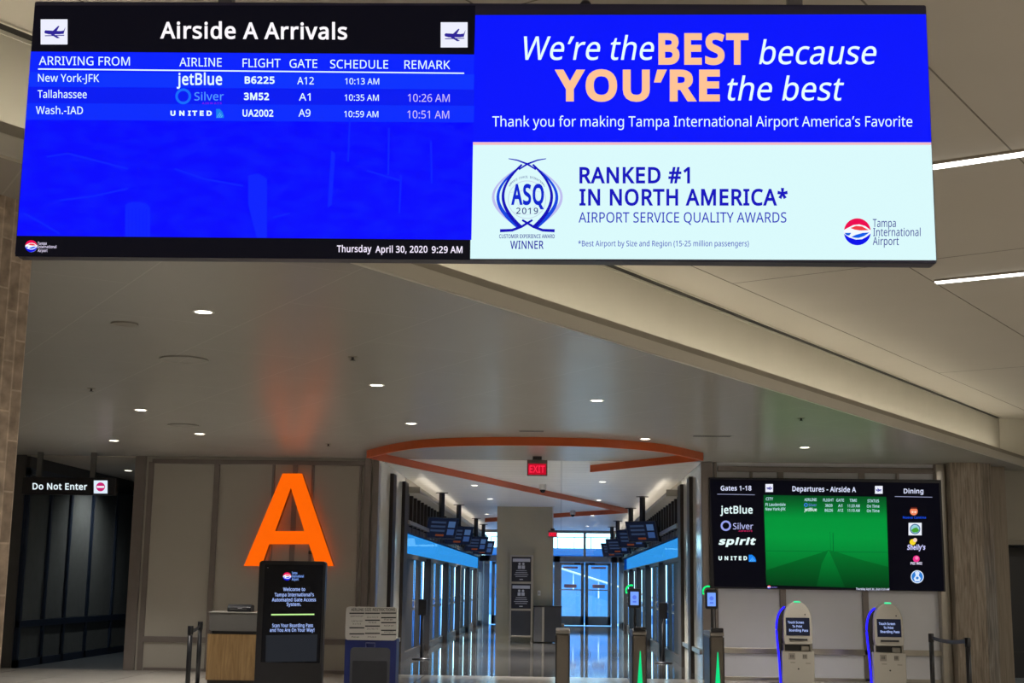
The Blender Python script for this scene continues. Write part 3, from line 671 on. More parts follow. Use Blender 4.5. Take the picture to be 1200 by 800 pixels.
# --- outer walls of the concourse
mb = MB(); mb.box(-11.2, -11, -6, 36.2, 0, Z1); struct('wall_left', mb, M_wall)
mb = MB(); mb.box(15, 15.2, -6, 26, 0, Z1); struct('wall_right', mb, M_wall)
mb = MB(); mb.box(-11, 15, -6.2, -6, 0, Z1 + .1); struct('wall_rear', mb, M_wall)
mb = MB()
mb.box(8.2, 15, 25.8, 25.9, Z0 + .02, Z1)
struct('wall_right', mb, M_white)
# --- right of the wood column: beige wall with a dark opening
mb = MB()
mb.box(7.72, 8.02, 26.0, 26.2, 0, Z0)
mb.box(8.02, 15, 26.0, 26.2, 2.50, Z0); mb.box(8.02, 8.14, 26.0, 26.2, 0, 2.5)
mb.box(10.6, 15, 26.0, 26.2, 0, 2.5)
struct('wall_back', mb, M_wall)
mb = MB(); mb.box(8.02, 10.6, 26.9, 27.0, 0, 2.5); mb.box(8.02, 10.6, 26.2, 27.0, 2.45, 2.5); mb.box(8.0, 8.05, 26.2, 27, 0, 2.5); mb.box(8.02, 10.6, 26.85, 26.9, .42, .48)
struct('door_1', mb, M_blk)  # near-black lining paints in the darkness of the room behind
mb = MB(); mb.box(8.12, 8.20, 25.95, 26.02, 0, 2.56); mb.box(8.12, 10.7, 25.95, 26.02, 2.46, 2.56)
struct('trim_1', mb, M_shade_trim, bevel=.004)

# --- back wall left of the hall (panels, mullions, rails)
def post(mb, x, w, d=.05, z0=0, z1=Z0, m=0):
    mb.box(x - w / 2, x + w / 2, YB - d, YB + .02, z0, z1, m)
mb = MB(); mb.box(-7.76, -3.36, YB, YB + .15, 0, Z0)
struct('wall_back', mb, M_panelL)
mb = MB()
mb.box(-7.86, -7.66, YB - .06, YB + 1.5, 0, Z0)
mb.box(-7.62, -7.52, YB - .03, YB + .02, 0, Z0 - .1)
post(mb, -6.34, .10, .05, .05, 3.72)
for x, w in ((-5.29, .05), (-4.89, .09), (-4.56, .05), (-3.68, .04)):
    post(mb, x, w, .04, .05, 3.72)
mb.box(-7.55, -3.5, YB - .05, YB, 3.72, 3.80)
mb.box(-7.55, -3.5, YB - .04, YB, .50, .60)
mb.box(-3.60, -3.48, YB - .10, YB + .1, 0, Z0)
mb.box(-3.44, -3.34, YB - .08, YB + .2, 0, Z0)
struct('trim_2', mb, M_bronze, bevel=.006)
mb = MB(); mb.box(-7.5, -3.6, YB - .035, YB, 0, .05)
struct('baseboard_left', mb, M_bronze)
# --- back wall right of the hall
mb = MB(); mb.box(2.56, 6.92, YB, YB + .15, 0, Z0)
struct('wall_back', mb, M_panelR)
mb = MB()
mb.box(2.60, 6.9, YB - .05, YB, .46, .56)
mb.box(2.60, 6.9, YB - .05, YB, 0, .06)
struct('trim_3', mb, M_steel, bevel=.006)
mb = MB()
mb.box(2.53, 2.74, YB - .10, YB + .1, 0, Z0)
mb.box(2.76, 2.82, YB - .05, YB + .1, 0, Z0)
for x, w in ((3.97, .11), (5.43, .11), (6.82, .11)):
    post(mb, x, w, .05, 0, 3.74)
for x, w in ((3.44, .05), (6.07, .05)):
    post(mb, x, w, .05, 3.2, 3.74)
mb.box(2.83, 6.9, YB - .06, YB, 3.68, 3.78)
struct('trim_4', mb, M_bronze, bevel=.012)
for x in (4.95, 6.5):
    pass
# --- columns
mb = MB(); mb.box(-1.6, 0, 0, .9, 0, Z0)
col = struct('stone_column', mb, M_tile)          # its face runs parallel to the soffit edge
col.location = (-3.235, 7.995, 0)
col.rotation_euler = (0, 0, math.atan2(2.0, 1))
del col['kind']
tag(col, 'brown stone-tiled column beside the left end of the arrivals display', 'column')
mb = MB()
mb.prism_z([(6.90, 24.55), (7.43, 24.55), (7.68, 24.75), (7.68, 25.9), (6.90, 25.9)], 0, Z0)
tag(mb.build('wood_column', M_wood), 'dark grained grey wood column beside the departures board', 'column')
mb = MB()
mb.box(6.72, 6.895, 24.82, 25.1, 0, Z0)
struct('trim_5', mb, M_steel, bevel=.02)
mb = MB()
mb.box(7.73, 8.10, 25.3, 25.9, 0, Z0)
tag(mb.build('wood_column', M_wood2), 'narrow pale wood column between the dark wood column and the dark opening', 'column')

# --- dark glass corridor on the far left
mb = MB()
XC = -9.85
mb.box(XC - .06, XC + .02, 25.0, 36, 0, .14)
mb.box(XC - .06, XC + .03, 25.0, 36, .72, .84)
mb.box(XC - .06, XC + .02, 25.0, 36, 3.5, 3.62)
for y in (25.05, 26.2, 27.3, 28.6, 30.2, 31.9, 33.7, 35.5):
    mb.box(XC - .06, XC + .02, y - .05, y + .05, 0, 3.6)
struct('window_1', mb, pmat('corridor_frame', (.02, .035, .07, 1), .35, .5))
mb = MB(); mb.box(XC - .03, XC - .02, 25, 36, .1, 3.55)
g = mb.build('pane', pmat('corridor_glass', (.10, .115, .12, 1), .12)); g.parent = bpy.data.objects['window_1']
mb = MB(); mb.box(-11, XC - .06, 24.95, 25.1, 0, Z0); mb.box(-11, XC, 25.0, 36, 3.62, Z0)
struct('wall_left', mb, pmat('corridor_header', (.06, .06, .06, 1), .6))
mb = MB(); mb.box(-11, -7.5, 36, 36.2, 0, Z0)
struct('wall_back', mb, pmat('corridor_end', (.06, .07, .09, 1), .5))
mb = MB(); mb.box(-7.66, -7.5, 26.4, 36, 0, Z0)
struct('wall_right', mb, pmat('corridor_wall', (.10, .12, .15, 1), .4))

# --- the hall beyond the gates
XL, XRH = -3.35, 2.55
PIERS = (34.0, 39.4, 44.2, 48.6, 52.9)
def hall_wall(side, X, s):
    """s = +1 when the hall lies at larger x"""
    fr, lt = MB(), MB()
    out = -s * .12
    def bx(m, a0, a1, y0, y1, z0, z1, k=0):
        p, q = X + min(a0 * s, a1 * s), X + max(a0 * s, a1 * s)
        m.box(p, q, y0, y1, z0, z1, k)
    # front white panels between bronze fins
    pn = MB()
    bx(pn, -.12, 0, 25.2, 29.3, 0, Z0)
    struct('wall_%s' % side, pn, M_whiteglass)
    for y0, y1 in ((26.7, 27.2), (28.75, 29.4)):
        bx(fr, -.05, .07, y0, y1, 0, 3.72)
    bx(fr, -.05, .05, 25.2, 29.4, .42, .50, 1)
    # upper band; its ledge and lip hide an added uplight strip
    bx(lt, -.12, 0, 29.4, 57.2, 3.52, Z0)
    bx(lt, 0, .30, 29.5, 57, 3.52, 3.545)
    bx(lt, .285, .30, 29.5, 57, 3.545, 3.60)
    bx(lt, 0, .30, 29.5, 29.52, 3.545, 3.66)
    added_uplight = MB()
    bx(added_uplight, .22, .26, 29.6, 56.8, 3.547, 3.56)
    struct('trim_%d' % (11 if s > 0 else 12), added_uplight, emat(255, 242, 222, 6.0))  # added hidden strip that brightens the hall ceiling
    struct('wall_%s' % side, lt, [M_wall])
    # rails and mullions
    for z0, z1 in ((2.70, 2.82), (2.14, 2.24), (0, .16)):
        bx(fr, -.10, .04, 29.4, 57, z0, z1)
    bx(fr, -.02, .10, 29.4, 36, 2.86, 2.94, 1)
    y = 29.6
    while y < 57:
        bx(fr, -.10, .05, y, y + .16, 2.7, 3.52)
        y += .82
    for p in PIERS:
        bx(fr, -.02, .15, p, p + .30, 0, 2.2)
    struct('trim_%d' % (9 if s > 0 else 10), fr, [M_frame, M_steel], bevel=.004)
    # glazing: upper and transom panes in one run
    gl = MB()
    bx(gl, -.06, -.05, 29.4, 57, 2.24, 2.70)
    w = struct('window_%d' % (3 if s > 0 else 4), gl, G_blue)
    gu = MB()
    bx(gu, -.06, -.05, 29.4, 57, 2.82, 3.52)
    u = gu.build('pane', pmat('upper_pane', (.42, .40, .35, 1), .15)); u.parent = w
    # dark door leaves between the piers with narrow glazed slits
    edges = [29.5] + [p for p in PIERS] + [57]
    k = 0
    for i in range(len(edges) - 1):
        a, b = edges[i] + (.3 if i else 0), edges[i + 1]
        L_ = b - a
        for f0, f1, g1 in ((0, .46, .56), (.56, .84, .95)):
            y0, y1, y2 = a + f0 * L_, a + f1 * L_, a + g1 * L_
            k += 1
            d = MB()
            bx(d, -.025, -.01, y0 + .02, y1, .05, 2.14)
            dr = struct('door_%d' % (k + (10 if s > 0 else 30)), d, M_leaf)
            sl = MB()
            bx(sl, -.021, -.019, y1, y2, .16, 2.14)
            q = sl.build('pane', G_slit); q.parent = dr
            st = MB()
            bx(st, -.025, -.01, (y1 + y2) / 2 - .03, (y1 + y2) / 2 + .03, .16, 2.14)
            bx(st, -.025, -.01, y1, y2, 1.0, 1.06)
            q = st.build('stile', M_dark); q.parent = dr
            h = MB()
            h.tube([(X, y1 - .25, 1.02), (X + s * .05, y1 - .25, 1.02), (X + s * .05, y1 - .25, 1.22), (X, y1 - .25, 1.22)], .011, 8)
            q = h.build('handle', M_steel); q.parent = dr
hall_wall('left', XL, 1)
hall_wall('right', XRH, -1)
# central column of the hall
mb = MB(); mb.box(-1.86, -.23, 40.0, 41.2, 0, Z0)
tag(mb.build('hall_column', pmat('hall_column', (.46, .41, .28, 1), .42, var=.03, scale=2, bump=.02)), 'wide beige square column standing inside the hall', 'column')
# end wall with doors
YE = 57.0
mb = MB()
mb.box(XL, XRH, YE - .06, YE + .1, 2.56, 2.80)
mb.box(XL, XRH, YE - .06, YE + .1, 3.74, Z0)
for x in (XL + .05, -3.05, -.42, -.16, 2.2, XRH - .05):
    mb.box(x - .12, x + .12, YE - .06, YE + .1, 0, 2.8)
for x in (XL + .03, -1.75, -.36, .98, 2.2, XRH - .03):
    mb.box(x - .05, x + .05, YE - .05, YE + .1, 2.8, Z0)
struct('wall_back', mb, M_alu)
mb = MB(); mb.box(XL, XRH, YE + .02, YE + .03, 2.8, 3.74)
struct('window_2', mb, G_clear)
def door_pair(n, xc):
    fr = MB()
    for s in (-1, 1):
        x0, x1 = (xc - 1.08, xc - .02) if s < 0 else (xc + .02, xc + 1.08)
        fr.box(x0, x0 + .13, YE - .05, YE + .05, .02, 2.52)
        fr.box(x1 - .13, x1, YE - .05, YE + .05, .02, 2.52)
        fr.box(x0, x1, YE - .05, YE + .05, .02, .38)
        fr.box(x0, x1, YE - .05, YE + .05, 2.44, 2.55)
    d = struct('door_%d' % n, fr, M_alu)
    gl = MB(); gl.box(xc - 1.0, xc - .1, YE, YE + .01, .38, 2.46); gl.box(xc + .1, xc + 1.0, YE, YE + .01, .38, 2.46)
    gl.build('pane', G_clear, d)
    for s in (-1, 1):
        b = MB(); b.box(xc + s * .58 - .46, xc + s * .58 + .46, YE - .10, YE - .06, 1.42, 1.46)
        b.build('push_bar', M_steel, d)
        b = MB(); b.box(xc + s * .58 - .25, xc + s * .58 + .25, YE - .012, YE - .006, 1.52, 1.66)
        b.build('door_decal', pmat('salmon_decal', (.62, .30, .30, 1), .6), d)
        b = MB(); b.box(xc + s * .58 - .3, xc + s * .58 + .3, YE - .012, YE - .006, 2.30, 2.38)
        b.build('door_decal', pmat('salmon_decal', (.62, .30, .30, 1), .6), d)
        b = MB(); b.box(xc + s * .3 - .12, xc + s * .3 + .12, YE - .14, YE - .05, 2.46, 2.53)
        b.build('door_closer', M_dark, d)
door_pair(2, .98)
door_pair(3, -1.76)
# --- outside
mb = MB(); mb.box(-60, 60, 57.3, 160, -.2, -.12); mb.box(-7.4, XL - .3, 26.5, 57.3, -.2, -.12); mb.box(XRH + .3, 60, 26.5, 57.3, -.2, -.12)
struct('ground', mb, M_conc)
b = thing('terminal_building', 'pale blue terminal building outside beyond the glass end doors', 'building', (0, 82, -.12))
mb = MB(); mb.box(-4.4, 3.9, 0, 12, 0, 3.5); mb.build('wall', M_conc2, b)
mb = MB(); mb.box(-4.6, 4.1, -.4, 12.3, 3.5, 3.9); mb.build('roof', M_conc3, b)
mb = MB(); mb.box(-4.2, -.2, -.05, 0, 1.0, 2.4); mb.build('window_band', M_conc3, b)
mb = MB()
for k in range(9):
    mb.box(-4.2 + k - .02, -4.2 + k + .02, 1, 1.06, 3.9, 4.6)
mb.box(-4.2, 3.9, 1, 1.06, 4.57, 4.62)
mb.build('railing', M_conc2, b)
b = thing('ramp', 'sloping concrete ramp with a handrail outside the glass end doors', 'ramp', (1.6, 66, -.12))
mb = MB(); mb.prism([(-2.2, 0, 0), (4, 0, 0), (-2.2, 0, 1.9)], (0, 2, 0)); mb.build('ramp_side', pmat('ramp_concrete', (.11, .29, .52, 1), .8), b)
mb = MB(); mb.tube([(-2.2, -.05, 2.7), (4, -.05, .85)], .05, 8)
for k in range(6):
    x = -2.2 + 1.2 * k
    mb.tube([(x, -.05, 1.9 - .306 * 1.2 * k), (x, -.05, 2.7 - .298 * 1.2 * k)], .03, 8)
mb.build('handrail', M_wht, b)


# ================================================================== THINGS
# ------------------------------------------------------------------ arrivals display
AO = (-0.444, 6.494, 3.165)
AR = 0.0145
AP = Panel(AO, AR)
disp = thing('arrivals_display', 'huge black-framed double screen hanging from the ceiling, arrivals list beside blue and white advert', 'display', AO, AR)
mb = MB(); mb.box(-2.262, 2.262, 0, .11, 0, 1.335)
mb.build('housing', M_navy, disp, bevel=.012)
mb = MB(); mb.box(-2.2, 2.2, .11, .20, .15, 1.2); mb.build('back_box', M_blk, disp, bevel=.01)
for x in (-1.30, 1.62):
    mb = MB(); mb.box(x - .035, x + .035, .07, .14, 1.32, Z1 - AO[2])
    mb.box(x - .09, x + .09, .02, .19, Z1 - AO[2] - .015, Z1 - AO[2])
    mb.build('hanger', M_grey, disp)
mb = MB(); mb.lathe([(.03, 1.333), (.03, 1.35), (.02, 1.365)], .55, .05, 14); mb.build('sensor', M_blk, disp)

# arrivals half
F = Flat(AP, y=-.001)
F.poly([(41, 6.5), (18, 300.5), (551, 304.5), (557, 6.5)], (5, 5, 16), 0)
scr = F.build('arrivals_screen', disp)
def blue_city():
    """screen picture: bright blue with a faint paler blue aerial pattern"""
    m = bpy.data.materials.new('lit_blue_picture')
    m.use_nodes = True
    n = m.node_tree.nodes; l = m.node_tree.links
    b = n['Principled BSDF']
    t = n.new('ShaderNodeTexCoord')
    mpn = n.new('ShaderNodeMapping'); mpn.inputs['Scale'].default_value = (2.2, 1, 5.0)
    no = n.new('ShaderNodeTexNoise'); no.inputs['Scale'].default_value = 3.5; no.inputs['Detail'].default_value = 7
    r = n.new('ShaderNodeValToRGB')
    r.color_ramp.elements[0].position = .42; r.color_ramp.elements[1].position = .72
    r.color_ramp.elements[0].color = rgb(1, 3, 255); r.color_ramp.elements[1].color = rgb(4, 22, 255)
    l.new(t.outputs['Object'], mpn.inputs[0]); l.new(mpn.outputs[0], no.inputs['Vector']); l.new(no.outputs['Fac'], r.inputs[0])
    b.inputs['Base Color'].default_value = (.01, .01, .01, 1)
    b.inputs['Specular IOR Level'].default_value = 0
    l.new(r.outputs[0], b.inputs['Emission Color'])
    b.inputs['Emission Strength'].default_value = 1.0
    return m
BC = blue_city()
F = Flat(AP, y=-.001)
F.poly([(36.5, 60.5), (20, 276.3), (552.5, 281), (556, 64)], BC, 1)
for (a, b_), col in (((61, 83.5), (4, 34, 255)), ((84, 102), (6, 50, 255)), ((102.5, 121), (3, 26, 244)), ((121, 140.5), (6, 44, 255))):
    dyl = 3.2
    F.poly([(36.5 - (a - 60) * .076, a), (36.5 - (b_ - 60) * .076, b_), (555.2, b_ + dyl), (556, a + dyl)], col, 2)
# faint towers, quay and streets of the background picture
pale = (6, 34, 255)
F.poly([(147, 241), (150, 238), (158, 236.5), (171, 238), (176, 243), (176, 277.6), (147, 277.4)], pale, 2)
F.poly([(291, 206), (303, 203), (313, 210), (313, 278.8), (301, 278.7), (291, 240)], pale, 2)
F.poly([(388, 176), (393, 180), (389, 240), (384, 244)], pale, 2)
for p in ([(55, 184), (80, 180), (150, 198)], [(70, 235), (110, 230), (150, 221)], [(205, 198), (240, 210), (285, 218)], [(410, 140), (408, 190)], [(456, 150), (455, 205)], [(470, 205), (468, 250)], [(505, 165), (506, 215)], [(320, 255), (340, 250)], [(430, 200), (470, 212)], [(20 + 8, 250), (50, 262), (70, 274)]):
    F.stroke(p, 2.0, pale, 2)
for k in range(6):
    F.stroke([(151 + 4.2 * k, 245), (151 + 4.2 * k, 277)], .8, (4, 20, 255), 3)
F.build('background_picture', scr)
F = Flat(AP, y=-.001)
WT = (232, 255, 255)
F.bin('title_text').text('Airside A Arrivals', 188, 407, 46.2, 19.5, (255, 250, 255), bold=.022, L=3, slope=.006)
F.bin('plane_icon#1'); plane_icon(F, 48, 23, 79.5, 52.5, 3)
F.bin('plane_icon#2'); plane_icon(F, 516.5, 26.5, 548, 56, 3)
F.build('heading', scr)
F = Flat(AP, y=-.001)
for s, a, b_, y in (('ARRIVING FROM', 46, 152.5, 76.8), ('AIRLINE', 210.5, 260, 78.2), ('FLIGHT', 284.5, 329, 79.2), ('GATE', 339.5, 372, 79.8), ('SCHEDULE', 387, 455, 80.6), ('REMARK', 474, 527.5, 81.2)):
    F.bin('column_title#' + s).text(s, a, b_, y, 10, WT, bold=.002, L=3, slope=.007)
F.bin('rule_line').stroke([(45, 81.2), (544, 86.2)], 1.5, WT, 3)
rows = (('New York-JFK', 45, 116.5, 96.2, 9, 0), ('B6225', 287, 322, 98.5, 8.6, .03), ('A12', 348.5, 368, 99.2, 8.6, 0), ('10:13 AM', 404.5, 444.5, 99.2, 7.2, 0),
        ('Tallahassee', 44.5, 102, 115.2, 9, 0), ('3M52', 286, 315.5, 117.6, 8.6, .03), ('A1', 350.5, 364, 118.2, 8.6, 0), ('10:35 AM', 404, 444, 118.3, 7.2, 0),
        ('Wash.-IAD', 42.5, 97.5, 134, 9, 0), ('UA2002', 284.5, 320.5, 137, 8.2, .02), ('A9', 350, 364, 137, 8.6, 0), ('10:59 AM', 403.5, 443.5, 137.6, 7.2, 0))
for ri, (s, a, b_, y, c, bo) in enumerate(rows):
    F.bin('flight_cell#%d' % ri)
    F.text(s, a, b_, y, c, WT, bold=bo + .004, L=3, slope=.007)
F.bin('flight_cell#a').text('10:26 AM', 478, 527, 119.6, 9, (205, 190, 240), L=3, slope=.007)
F.bin('flight_cell#b').text('10:51 AM', 477.5, 526.5, 139, 9, (205, 190, 240), L=3, slope=.007)
F.build('flight_list', scr)
def airline_marks(F, jb, ring, sv, aw, un, sq, L=3, col_s=(80, 150, 255), col_r=(20, 110, 255), pink=(130, 20, 235)):
    F.bin('airline_logo#1').text('jetBlue', jb[0], jb[1], jb[2], jb[3], WT, bold=.02, L=L)
    F.bin('airline_logo#2').ring(ring[0], ring[1], ring[2], ring[3], col_r, L)
    F.text('Silver', sv[0], sv[1], sv[2], sv[3], col_s, bold=.006, L=L)
    F.text('AIRWAYS', aw[0], aw[1], aw[2], aw[3], pink, bold=.02, L=L, space=1.3)
    if un:
        F.bin('airline_logo#3').text('UNITED', un[0], un[1], un[2], un[3], WT, bold=.05, L=L, space=1.45)
        x0, y0, x1, y1 = sq
        F.poly([(x0, y0), (x0 + (x1 - x0) * .45, y0), (x0 + (x1 - x0) * .8, y0 + (y1 - y0) * .3), (x1, y0 + (y1 - y0) * .75), (x1, y1), (x0, y1)], (20, 130, 240), L)
        for k in range(3):
            F.stroke([(x0 + 1 + 2.6 * k * (x1 - x0) / 10, y1 - .2), (x0 + (x1 - x0) * (.55 + .13 * k), y0 + (y1 - y0) * (.4 + .16 * k))], .5, (120, 210, 255), L + 1)
F = Flat(AP, y=-.001)
airline_marks(F, (207.5, 260.5, 100, 14), (215, 113.2, 7.8, 3), (228, 262.5, 118, 9.5), (237, 260, 122.4, 2.2), (200, 248.5, 136, 6), (253.5, 128, 262.5, 138.5))
F.build('airline_logos', scr)
F = Flat(AP, y=-.001)
airport_logo(F, 36.8, 288.5, 7, 1)
for s, a, b_, y in (('Tampa', 44.5, 55, 287), ('International', 44.5, 66.5, 291), ('Airport', 44.5, 56, 295.4)):
    F.text(s, a, b_, y, 3.4, (235, 225, 255), bold=.01, L=3)
F.build('airport_logo', scr)
F = Flat(AP, y=-.001)
F.text('Thursday', 395, 435.5, 295.6, 8, (245, 235, 255), bold=.018, L=2)
F.bin('date_line#2').text('April 30, 2020', 440, 501, 296.2, 8, (245, 235, 255), bold=.018, L=2)
F.bin('date_line#3').text('9:29 AM', 506, 542, 296.6, 8, (245, 235, 255), bold=.018, L=2)
F.build('date_line', scr)

# advert half
F = Flat(AP, y=-.001)
F.poly([(557, 17.8), (553, 166.5), (1091.2, 166.8), (1085, 16.8)], (2, 18, 255), 0)
F.poly([(553, 166.5), (552.8, 169.8), (1091.3, 169.8), (1091.2, 166.8)], (240, 190, 200), 0)
F.poly([(552.8, 169.8), (551, 303.2), (1097, 304.8), (1091.3, 169.8)], (218, 250, 252), 0)
adv = F.build('advert_screen', disp)
PCH = (255, 196, 150)
F = Flat(AP, y=-.001)
F.bin('slogan_line#1').text("We’re the", 614, 766.5, 70.3, 27.5, WT, shear=.2, bold=.004, L=1, res=4)
F.bin('slogan_line#1').text('BEST', 771.5, 877, 76, 37, PCH, bold=.044, L=1, res=4)
F.bin('slogan_line#1').text('because', 889.5, 1027, 75.3, 27.5, WT, shear=.2, bold=.004, L=1, res=4)
F.bin('slogan_line#2').text("YOU’RE", 650, 843.5, 119, 37.3, PCH, bold=.044, L=1, res=4)
F.bin('slogan_line#2').text('the best', 852.5, 989, 117.8, 27.5, WT, shear=.2, bold=.004, L=1, res=4)
F.bin('slogan_line#3').text("Thank you for making Tampa International Airport America’s Favorite", 577, 1069, 148.4, 12, WT, L=1)
F.build('slogan', adv)
DB = (22, 20, 190)
F = Flat(AP, y=-.001)
F.bin('ranking_line#0').text('RANKED #1', 679, 808.5, 215, 19.2, DB, bold=.026, L=1)
F.bin('ranking_line#1').text('IN NORTH AMERICA*', 679, 923, 241, 19.6, DB, bold=.026, L=1)
F.bin('ranking_line#2').text('AIRPORT SERVICE QUALITY AWARDS', 678, 921.5, 260.8, 12, (36, 44, 190), bold=.004, L=1)
F.bin('ranking_line#3').text('*Best Airport by Size and Region (15-25 million passengers)', 677.5, 877.5, 288.6, 6.6, (45, 50, 185), bold=.004, L=1)
F.build('ranking_text', adv)
# award emblem: crossing ribbons round a lettered globe
F = Flat(AP, y=-.001)
cx = 618
def arcs(k, half, top, bot, w0, w1, col, L):
    for s in (-1, 1):
        pts, ws = [], []
        n = 22
        for i in range(n + 1):
            t = i / n
            x = half * math.sin(PI * (0.06 + .86 * t)) ** .9
            y = top + (bot - top) * t
            pts.append((cx + s * x, y)); ws.append(w0 + (w1 - w0) * t)
        F.stroke(pts, ws, col, L)
arcs(0, 40, 196, 264, 1.4, 4.4, (190, 190, 240), 1)
arcs(0, 34.5, 195, 266, 1.8, 5.2, (20, 70, 225), 2)
arcs(0, 28.5, 193, 266, 2.2, 4.4, (15, 10, 185), 3)
for s in (-1, 1):
    F.stroke([(cx + s * 22, 186.3), (cx + s * 12, 188), (cx, 192.5), (cx - s * 10, 199)], [1, 1.6, 2.2, 1.6], (25, 25, 190), 4)
    F.stroke([(cx + s * 32, 270.6), (cx + s * 18, 270), (cx + s * 7, 266), (cx - s * 6, 258)], [3.6, 3.2, 2.8, 2.4], (15, 10, 185), 4)
F.ring(617.5, 234, 22, .7, (195, 205, 232), 1)
F.ring(617.5, 234, 12, .5, (205, 212, 236), 1)
F.stroke([(597, 226), (617, 222), (638, 226)], .5, (205, 212, 236), 1)
F.stroke([(600, 248), (617, 252), (636, 248)], .5, (205, 212, 236), 1)
F.text('ASQ', 599, 637.5, 240.5, 24.5, (12, 40, 205), bold=.035, L=5)
F.text('2019', 605, 630.5, 251, 7.2, (25, 25, 120), bold=.012, L=5, space=1.15)
words = 'AIRPORTS COUNCIL INTERNATIONAL'
for i, ch in enumerate(words):
    if ch != ' ':
        a = math.radians(-142 + 104 * i / (len(words) - 1))
        x, y = 617.5 + 26 * math.cos(a), 234 + 26 * math.sin(a)
        F.text(ch, x - .55, x + .55, y + 1, 2.6, (45, 45, 150), L=5, bold=.01)
F.bin('award_caption#1').text('CUSTOMER EXPERIENCE AWARD', 585, 650, 279.5, 4.6, (30, 30, 150), bold=.014, L=5)
F.bin('award_caption#2').text('WINNER', 598, 637, 292, 9.6, (30, 25, 165), bold=.014, L=5)
F.build('award_emblem', adv)
F = Flat(AP, y=-.001)
airport_logo(F, 1004.5, 271.7, 15.8, 1)
for s, a, b_, y in (('Tampa', 1022.5, 1049.5, 266.2), ('International', 1023, 1078.5, 276.8), ('Airport', 1022.5, 1053, 287.3)):
    F.text(s, a, b_, y, 9.4, (60, 60, 150), bold=.004, L=3)
F.build('airport_logo', adv)

# ------------------------------------------------------------------ orange letter
LO = (-4.95, YB - .30, 1.88)
LP = Panel((LO[0], YB - .30, LO[2]), 0)
let = thing('letter_sign', 'tall glowing orange capital letter A mounted on the taupe wall panels', 'letter', LO)
A = [(285.5, 663), (331.0, 554.5), (354.0, 554.5), (391, 663), (370.5, 663), (362, 637.5), (315.5, 637.5), (306.5, 663)]
hole = [(322.5, 622), (340.8, 571.5), (356.5, 622)]
def toL(p): return LP.uw(*p)
mb = MB()
oa = [toL(p) for p in A]; ha = [toL(p) for p in hole]
o0, o1, o2, o3, o4, o5, o6, o7 = oa
h0, h1, h2 = ha
def fr(pts, m=0):
    mb.poly([(u, 0, w) for u, w in pts], m)
fr([o0, o7, o6, h0, o1][::1]); fr([o1, h0, h1]); fr([o1, h1, o2]); fr([o2, h1, h2]); fr([o2, h2, o5, o4, o3]); fr([o6, o5, h2, h0])
mb.build('letter_face', emat(255, 101, 4, 1.0), let)
mb = MB()
for ring_ in (oa, ha):
    k = len(ring_)
    for i in range(k):
        a, b_ = ring_[i], ring_[(i + 1) % k]
        mb.poly([(a[0], .0005, a[1]), (b_[0], .0005, b_[1]), (b_[0], .14, b_[1]), (a[0], .14, a[1])])
mb.build('letter_return', M_orange, let)
for x, z in ((-.55, .25), (.42, .25), (-.1, 1.4)):
    mb = MB(); mb.box(x - .03, x + .03, .12, .26, z - .03, z + .03); mb.build('wall_bracket', M_dark, let)

# ------------------------------------------------------------------ departures board
DO = (4.74, YB - .20, 1.57)
DR = 0.004
DP = Panel(DO, DR)
dep = thing('departures_board', 'wide black wall screen with green departures picture between airline and dining columns', 'display', DO, DR)
q = [DP.uw(*p) for p in ((829.5, 559), (1102.5, 564), (1108.5, 694.3), (835, 689.2))]
w0, w1 = min(q[0][0], q[3][0]) + .02, max(q[1][0], q[2][0])
mb = MB(); mb.box(w0, w1, 0, .12, q[3][1], q[0][1]); mb.build('housing', M_blk, dep, bevel=.01)
for x in (-1.4, 1.4):
    mb = MB(); mb.box(x - .2, x + .2, .12, .16, .4, 1.6); mb.build('wall_mount', M_dark, dep)
F = Flat(DP, y=-.002)
F.poly([(832, 561.3), (837, 687), (1106.3, 692.3), (1100.6, 566)], (5, 5, 14), 0)
ds = F.build('screen', dep)
def green_pic(q=1.0):
    m = bpy.data.materials.new('lit_green_picture')
    m.use_nodes = True
    n = m.node_tree.nodes; l = m.node_tree.links
    b = n['Principled BSDF']
    t = n.new('ShaderNodeTexCoord')
    sp = n.new('ShaderNodeSeparateXYZ')
    r = n.new('ShaderNodeValToRGB')
    mr = n.new('ShaderNodeMapRange')
    mr.inputs['From Min'].default_value = .08; mr.inputs['From Max'].default_value = 1.74
    e = r.color_ramp.elements
    e[0].position = 0; e[0].color = rgb(0, 72, 26)
    e[1].position = 1; e[1].color = rgb(4, 58, 26)
    for p, c in ((.25, (0, 118, 44)), (.34, (0, 132, 50)), (.52, (0, 150, 58)), (.72, (0, 146, 56)), (.86, (2, 104, 40))):
        k = e.new(p); k.color = rgb(*c)
    for k in e:
        k.color = tuple(v * q for v in k.color[:3]) + (1,)
    l.new(t.outputs['Object'], sp.inputs[0]); l.new(sp.outputs['Z'], mr.inputs['Value']); l.new(mr.outputs[0], r.inputs[0])
    b.inputs['Base Color'].default_value = (.01, .01, .01, 1)
    b.inputs['Specular IOR Level'].default_value = 0
    l.new(r.outputs[0], b.inputs['Emission Color'])
    b.inputs['Emission Strength'].default_value = 1.0
    return m
F = Flat(DP, y=-.002)
F.poly([(894.8, 579.8), (898.3, 685), (1042, 690), (1038.5, 582)], green_pic(), 1)
F.poly([(897.2, 668), (935, 656), (962, 647.5), (971, 644), (963, 660), (957, 686.6), (898.2, 684.6)], green_pic(.62), 2)
F.poly([(971, 644), (982, 647), (1010, 656), (1040.8, 664), (1041.5, 689.6), (990, 687.8), (980, 664)], green_pic(.66), 2)
F.stroke([(896.5, 645.2), (968, 646)], .9, (0, 112, 44), 2)
F.stroke([(975, 646.2), (1040, 647)], .9, (0, 112, 44), 2)
